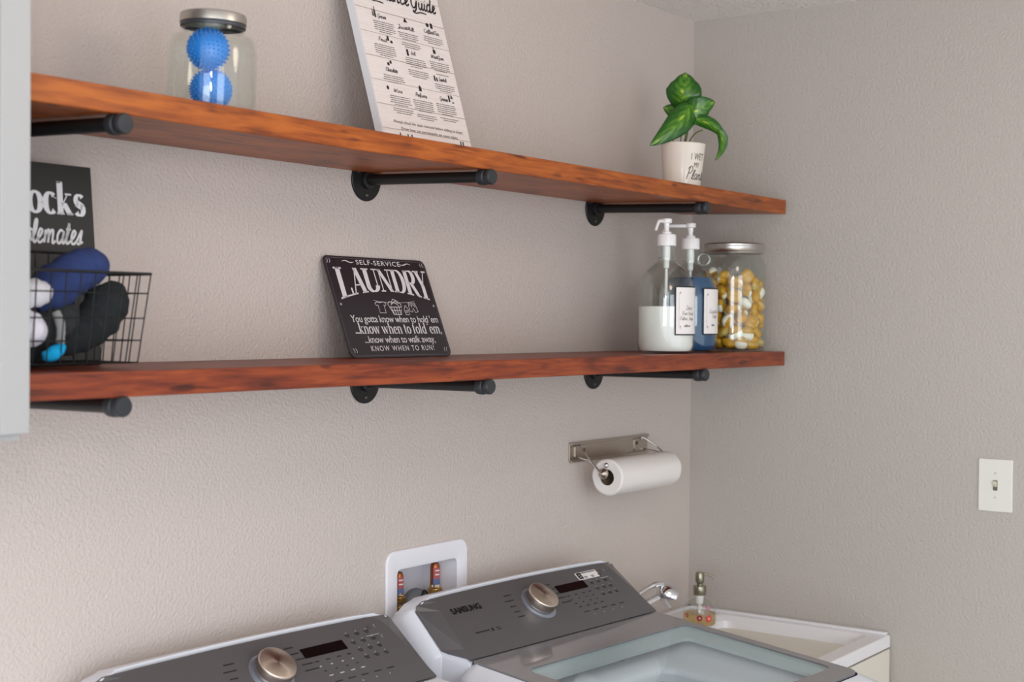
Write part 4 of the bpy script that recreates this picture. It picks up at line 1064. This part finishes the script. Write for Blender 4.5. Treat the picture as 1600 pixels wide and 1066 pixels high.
    if glass:
        win = rrect(.052, -.478, W0-.028, -.100, .022, 6)
        fr = MB(); n = len(out)
        top_o = [(x, y, 0) for x, y in out]; top_i = [(x, y, 0) for x, y in win]; bo = [(x, y, -.004) for x, y in out]; bi = [(x, y, -.004) for x, y in win]
        fr.loft([bi, bo, top_o, top_i, bi], X=Xl, smooth=False)
        fr.build('lid_border', M_lid, t)
        MB().prism(win, -.0035, -.0004, X=Xl).build('lid_window', M_lglass, t)
        # inner lid lip and white tub cover with the drum mouth
        lp = MB(); w1 = rrect(.048, -.482, W0-.024, -.096, .024, 6); w2 = rrect(.075, -.455, W0-.050, -.122, .022, 6)
        lp.loft([[(x, y, -.0045) for x, y in w1], [(x, y, -.012) for x, y in w1], [(x, y, -.022) for x, y in w2], [(x, y, -.030) for x, y in w2]], X=Xl)
        lp.build('lid_inner_rim', mat('rim_pale', (206, 218, 216), .3), t)
        tb = MB(); n = 28
        def circ(r_, z, cx=W0/2+.006, cy=-.297):
            o_ = []
            for k in range(28):
                # match the point order of the rounded rectangle
                x, y = big[k]; a = math.atan2(y-cy, x-cx); o_.append((cx+r_*math.cos(a), cy+r_*math.sin(a), z))
            return o_
        big = rrect(.022, -.500, W0-.022, -.022, .05, 6)
        tb.loft([[(x, y, -.030) for x, y in big], [(x, y, -.044) for x, y in rrect(.030, -.492, W0-.030, -.030, .06, 6)], circ(.222, -.058), circ(.204, -.064), circ(.198, -.070), circ(.197, -.100)], X=Xl)
        o = tb.build('tub_cover', M_tub, t, subd=1)
        MB().lathe([(.238, -.098), (.238, -.45), (.20, -.46), (0, -.46)], 64, X=Xl @ T(W0/2, -.30, 0), cap=False).build('drum', M_drum, t)
        MB().lathe([(.2385, -.090), (.200, -.092), (.199, -.108), (.202, -.130), (.2385, -.135)], 64, X=Xl @ T(W0/2, -.30, 0), cap=False).build('balance_ring', mat('ring_grey', (116, 120, 116), .4), t)
        MB().lathe([(.0, .0), (.011, .0), (.011, .004), (.009, .0055), (0, .006)], 20, X=Xl @ T(.412, -.082, -.046) @ RX(R(75))).build('sensor_button', mat('sensor_grey', (150, 152, 164), .4), t)
    else:
        MB().prism(out, -.004, 0, X=Xl).build('lid', M_wenamel, t, bevel=.002)
    return t
machine('washing_machine', 'white and grey top-loading washing machine with a glass lid', 'washing machine', (-1.317, -.2368, 1.04), R(-4.03), True)
rd = R(-3.0)
machine('dryer', 'white and grey clothes dryer at the bottom left of the picture', 'dryer', (-3.5655+.9711*(3.5655-1.394-.668*math.cos(rd)), -1.9442+.9711*(1.9442-.212-.668*math.sin(rd)), 1.04), rd, False)

# ================================================================= UTILITY SINK
def sink():
    x0, x1, y0, y1, zt_ = -.580, -.003, -.592, -.003, .9125
    t = thing('utility_sink', 'white utility sink with a cabinet base in the corner', 'sink', (0, 0, 0))
    b_ = MB(); n = 28
    o = rrect(x0, y0, x1, y1, .012, 6); o2 = rrect(x0+.004, y0+.004, x1-.004, y1-.004, .010, 6)
    i1 = rrect(x0+.04, y0+.045, x1-.038, y1-.115, .030, 6); i2 = rrect(x0+.052, y0+.06, x1-.050, y1-.13, .035, 6); i3 = rrect(x0+.07, y0+.08, x1-.068, y1-.15, .05, 6)
    Z = lambda P, z: [(x, y, z) for x, y in P]
    b_.loft([Z(rrect(x0+.01, y0+.01, x1-.001, y1-.001, .012, 6), zt_-.030), Z(o, zt_-.030), Z(o, zt_-.004), Z(o2, zt_), Z(i1, zt_), Z(i2, zt_-.012), Z(i3, zt_-.17)], cap1=True, smooth=False)
    # raised back ledge along the walls
    b_.box((x1-.016, y0+.01, zt_), (x1-.001, y1, zt_+.006)); b_.box((x0, y1-.014, zt_), (x1, y1, zt_+.006))
    b_.build('basin', M_sink, t, bevel=.003, seg=3)
    c = MB(); c.box((x0+.012, y0+.018, .08), (x1-.004, y1, zt_-.031)); c.box((x0+.012, y0+.06, 0), (x1-.004, y1, .08)); c.build('base_cabinet', M_sinkc, t, bevel=.001)
    d_ = MB(); d_.box((x0+.016, y0+.002, zt_-.031-.098), (x1-.006, y0+.0175, zt_-.036)); d_.build('apron_panel', M_sinkc, t, bevel=.0015)
    d_ = MB(); ax0, ax1, az0, az1 = x0+.016, x1-.006, .09, zt_-.031-.103
    d_.box((ax0, y0+.002, az0), (ax0+.05, y0+.0175, az1)); d_.box((ax1-.05, y0+.002, az0), (ax1, y0+.0175, az1)); d_.box((ax0+.05, y0+.002, az1-.05), (ax1-.05, y0+.0175, az1)); d_.box((ax0+.05, y0+.002, az0), (ax1-.05, y0+.0175, az0+.05)); d_.box((ax0+.05, y0+.008, az0+.05), (ax1-.05, y0+.0175, az1-.05))
    d_.build('cabinet_door', M_sinkc, t, bevel=.0015)
    # faucet
    f = thing('faucet', 'chrome pull-out faucet of the utility sink', 'faucet', (-.505, -.062, zt_))
    MB().lathe([(.030, .0), (.030, .006), (.024, .010), (.022, .04), (.021, .070), (.012, .078), (0, .079)], 32).build('base', M_chrome, f)
    MB().tube(smooth([(0, 0, .035), (.03, -.008, .052), (.09, -.030, .076), (.150, -.054, .096)], 6), [.0125]*19, 24).build('spout', M_chrome, f)
    ax = Vector((math.sin(R(29))*.9, -math.cos(R(29))*.75, -.42)).normalized()
    Xh = ax.to_track_quat('Z', 'Y').to_matrix().to_4x4(); Xh.translation = Vector((.150, -.054, .106))
    MB().lathe([(0, -.014), (.010, -.0125), (.0175, -.008), (.0230, .001), (.0262, .012), (.0275, .024), (.0270, .034), (.0250, .038), (.0235, .0385), (.0225, .036), (0, .036)], 40, X=Xh).build('spray_head', M_chrome, f)
    MB().tube(smooth([(.150, -.056, .128), (.12, -.044, .126), (.07, -.026, .106), (.02, -.006, .082)], 5), [.0075]*6+[.006]*5+[.0055]*5, 14).build('hose_lever', M_chrome, f)
    MB().tube(smooth([(0, 0, .070), (-.020, -.008, .110), (-.034, -.030, .146), (-.040, -.046, .158)], 5), [.008]*5+[.006]*5+[.005]*6, 14).build('lever_handle', M_chrome, f)
    # soap dispenser
    s_ = thing('soap_dispenser', 'glass soap dispenser with flowers and metal pump on the sink corner', 'soap dispenser', (-.205, -.135+.01, zt_+.0004))
    s_.location = (-.196, -.140, zt_+.0004)
    pr = [(0, 0), (.040, 0), (.0435, .004), (.0440, .025), (.0425, .045), (.036, .060), (.024, .069), (.0165, .073), (.0155, .080)]
    MB().lathe(pr, 40, cap=False).build('glass_body', M_bglass, s_)
    MB().lathe([(0, .002), (.040, .002), (.0425, .005), (.0428, .022), (.0424, .030), (0, .030)], 40, cap=False).build('liquid', M_soapliq, s_)
    MB().lathe([(0, .012), (.0045, .012), (.0045, .052), (.009, .055), (.0105, .066), (.0115, .0795), (0, .0795)], 18).build('dip_tube', M_pump, s_)
    pm = MB().lathe([(.0165, .078), (.017, .079), (.017, .100), (.016, .102), (.0075, .103), (.0075, .108), (.0112, .1115), (.0118, .116), (.0118, .134), (.0095, .138), (0, .1385)], 32)
    rg_ = Vector((math.sin(R(27)), -math.cos(R(27)), 0))
    pm.tube(smooth([rg_*.008+Vector((0, 0, .131)), rg_*.022+Vector((0, 0, .131)), rg_*.032+Vector((0, 0, .127)), rg_*.038+Vector((0, 0, .120))], 4), .0026, 10)
    pm.build('pump', mat('pump_bronze_nickel', (150, 146, 128), .3, 1), s_)
    vb = R(27)+PI
    for k, (an, z, cr, mm) in enumerate(((2, .036, .0085, (150, 20, 44)), (35, .034, .0105, (222, 84, 78)), (42, .060, .008, (206, 128, 160)), (-48, .040, .006, (190, 60, 60)))):
        a = vb+R(an); rr_ = .0435 if z < .05 else (.0405 if z < .056 else .033)
        fl = MB(); X_ = T(rr_*math.cos(a), rr_*math.sin(a), z-.012) @ RZ(a) @ RY(R(90))
        for p in range(6): fl.lathe([(0, -.0008), (cr*.42, 0), (0, .0012)], 12, X=X_ @ T(cr*.55*math.cos(p*PI/3), cr*.55*math.sin(p*PI/3), .0))
        fl.lathe([(0, .0005), (cr*.32, .0012), (0, .002)], 12, 1, X_); fl.build('flower', [mat('petal', mm, .5), mat('flower_centre', (240, 190, 190), .5)], s_)
sink()

# ================================================================= LIGHT SWITCH
t = thing('light_switch', 'white single toggle light switch on the right-hand wall', 'light switch', (0, -.8515, 1.3155), (0, 0, R(-90)))
X = RX(R(90))   # local front -y ; rotated so that it faces -x
MB().prism(rrect(-.0415, -.0645, .0415, .0645, .003, 4), .0003, .0052, X=X).build('plate', M_switch, t, bevel=.0018)
MB().prism(rrect(-.0055, -.0125, .0055, .0125, .0012, 3), .0053, .0058, X=X).build('toggle_slot', mat('slot_dark', (104, 98, 82), .6), t)
MB().add([(-.0042, -.0055, -.004), (.0042, -.0055, -.004), (.0042, -.0055, .0095), (-.0042, -.0055, .0095), (-.0034, -.0145, .004), (.0034, -.0145, .004), (.0034, -.0135, .011), (-.0034, -.0135, .011)], [(0, 3, 2, 1), (4, 5, 6, 7), (0, 1, 5, 4), (1, 2, 6, 5), (2, 3, 7, 6), (3, 0, 4, 7)]).build('toggle', M_toggle, t, bevel=.0008)
for z in (-.030, .030):
    MB().lathe([(0, .0), (.0032, .0), (.0030, .001), (0, .0014)], 14, X=T(0, -.0052, z) @ X).build('screw', mat('screw_white', (206, 204, 200), .35), t)
# leave the switch facing the room
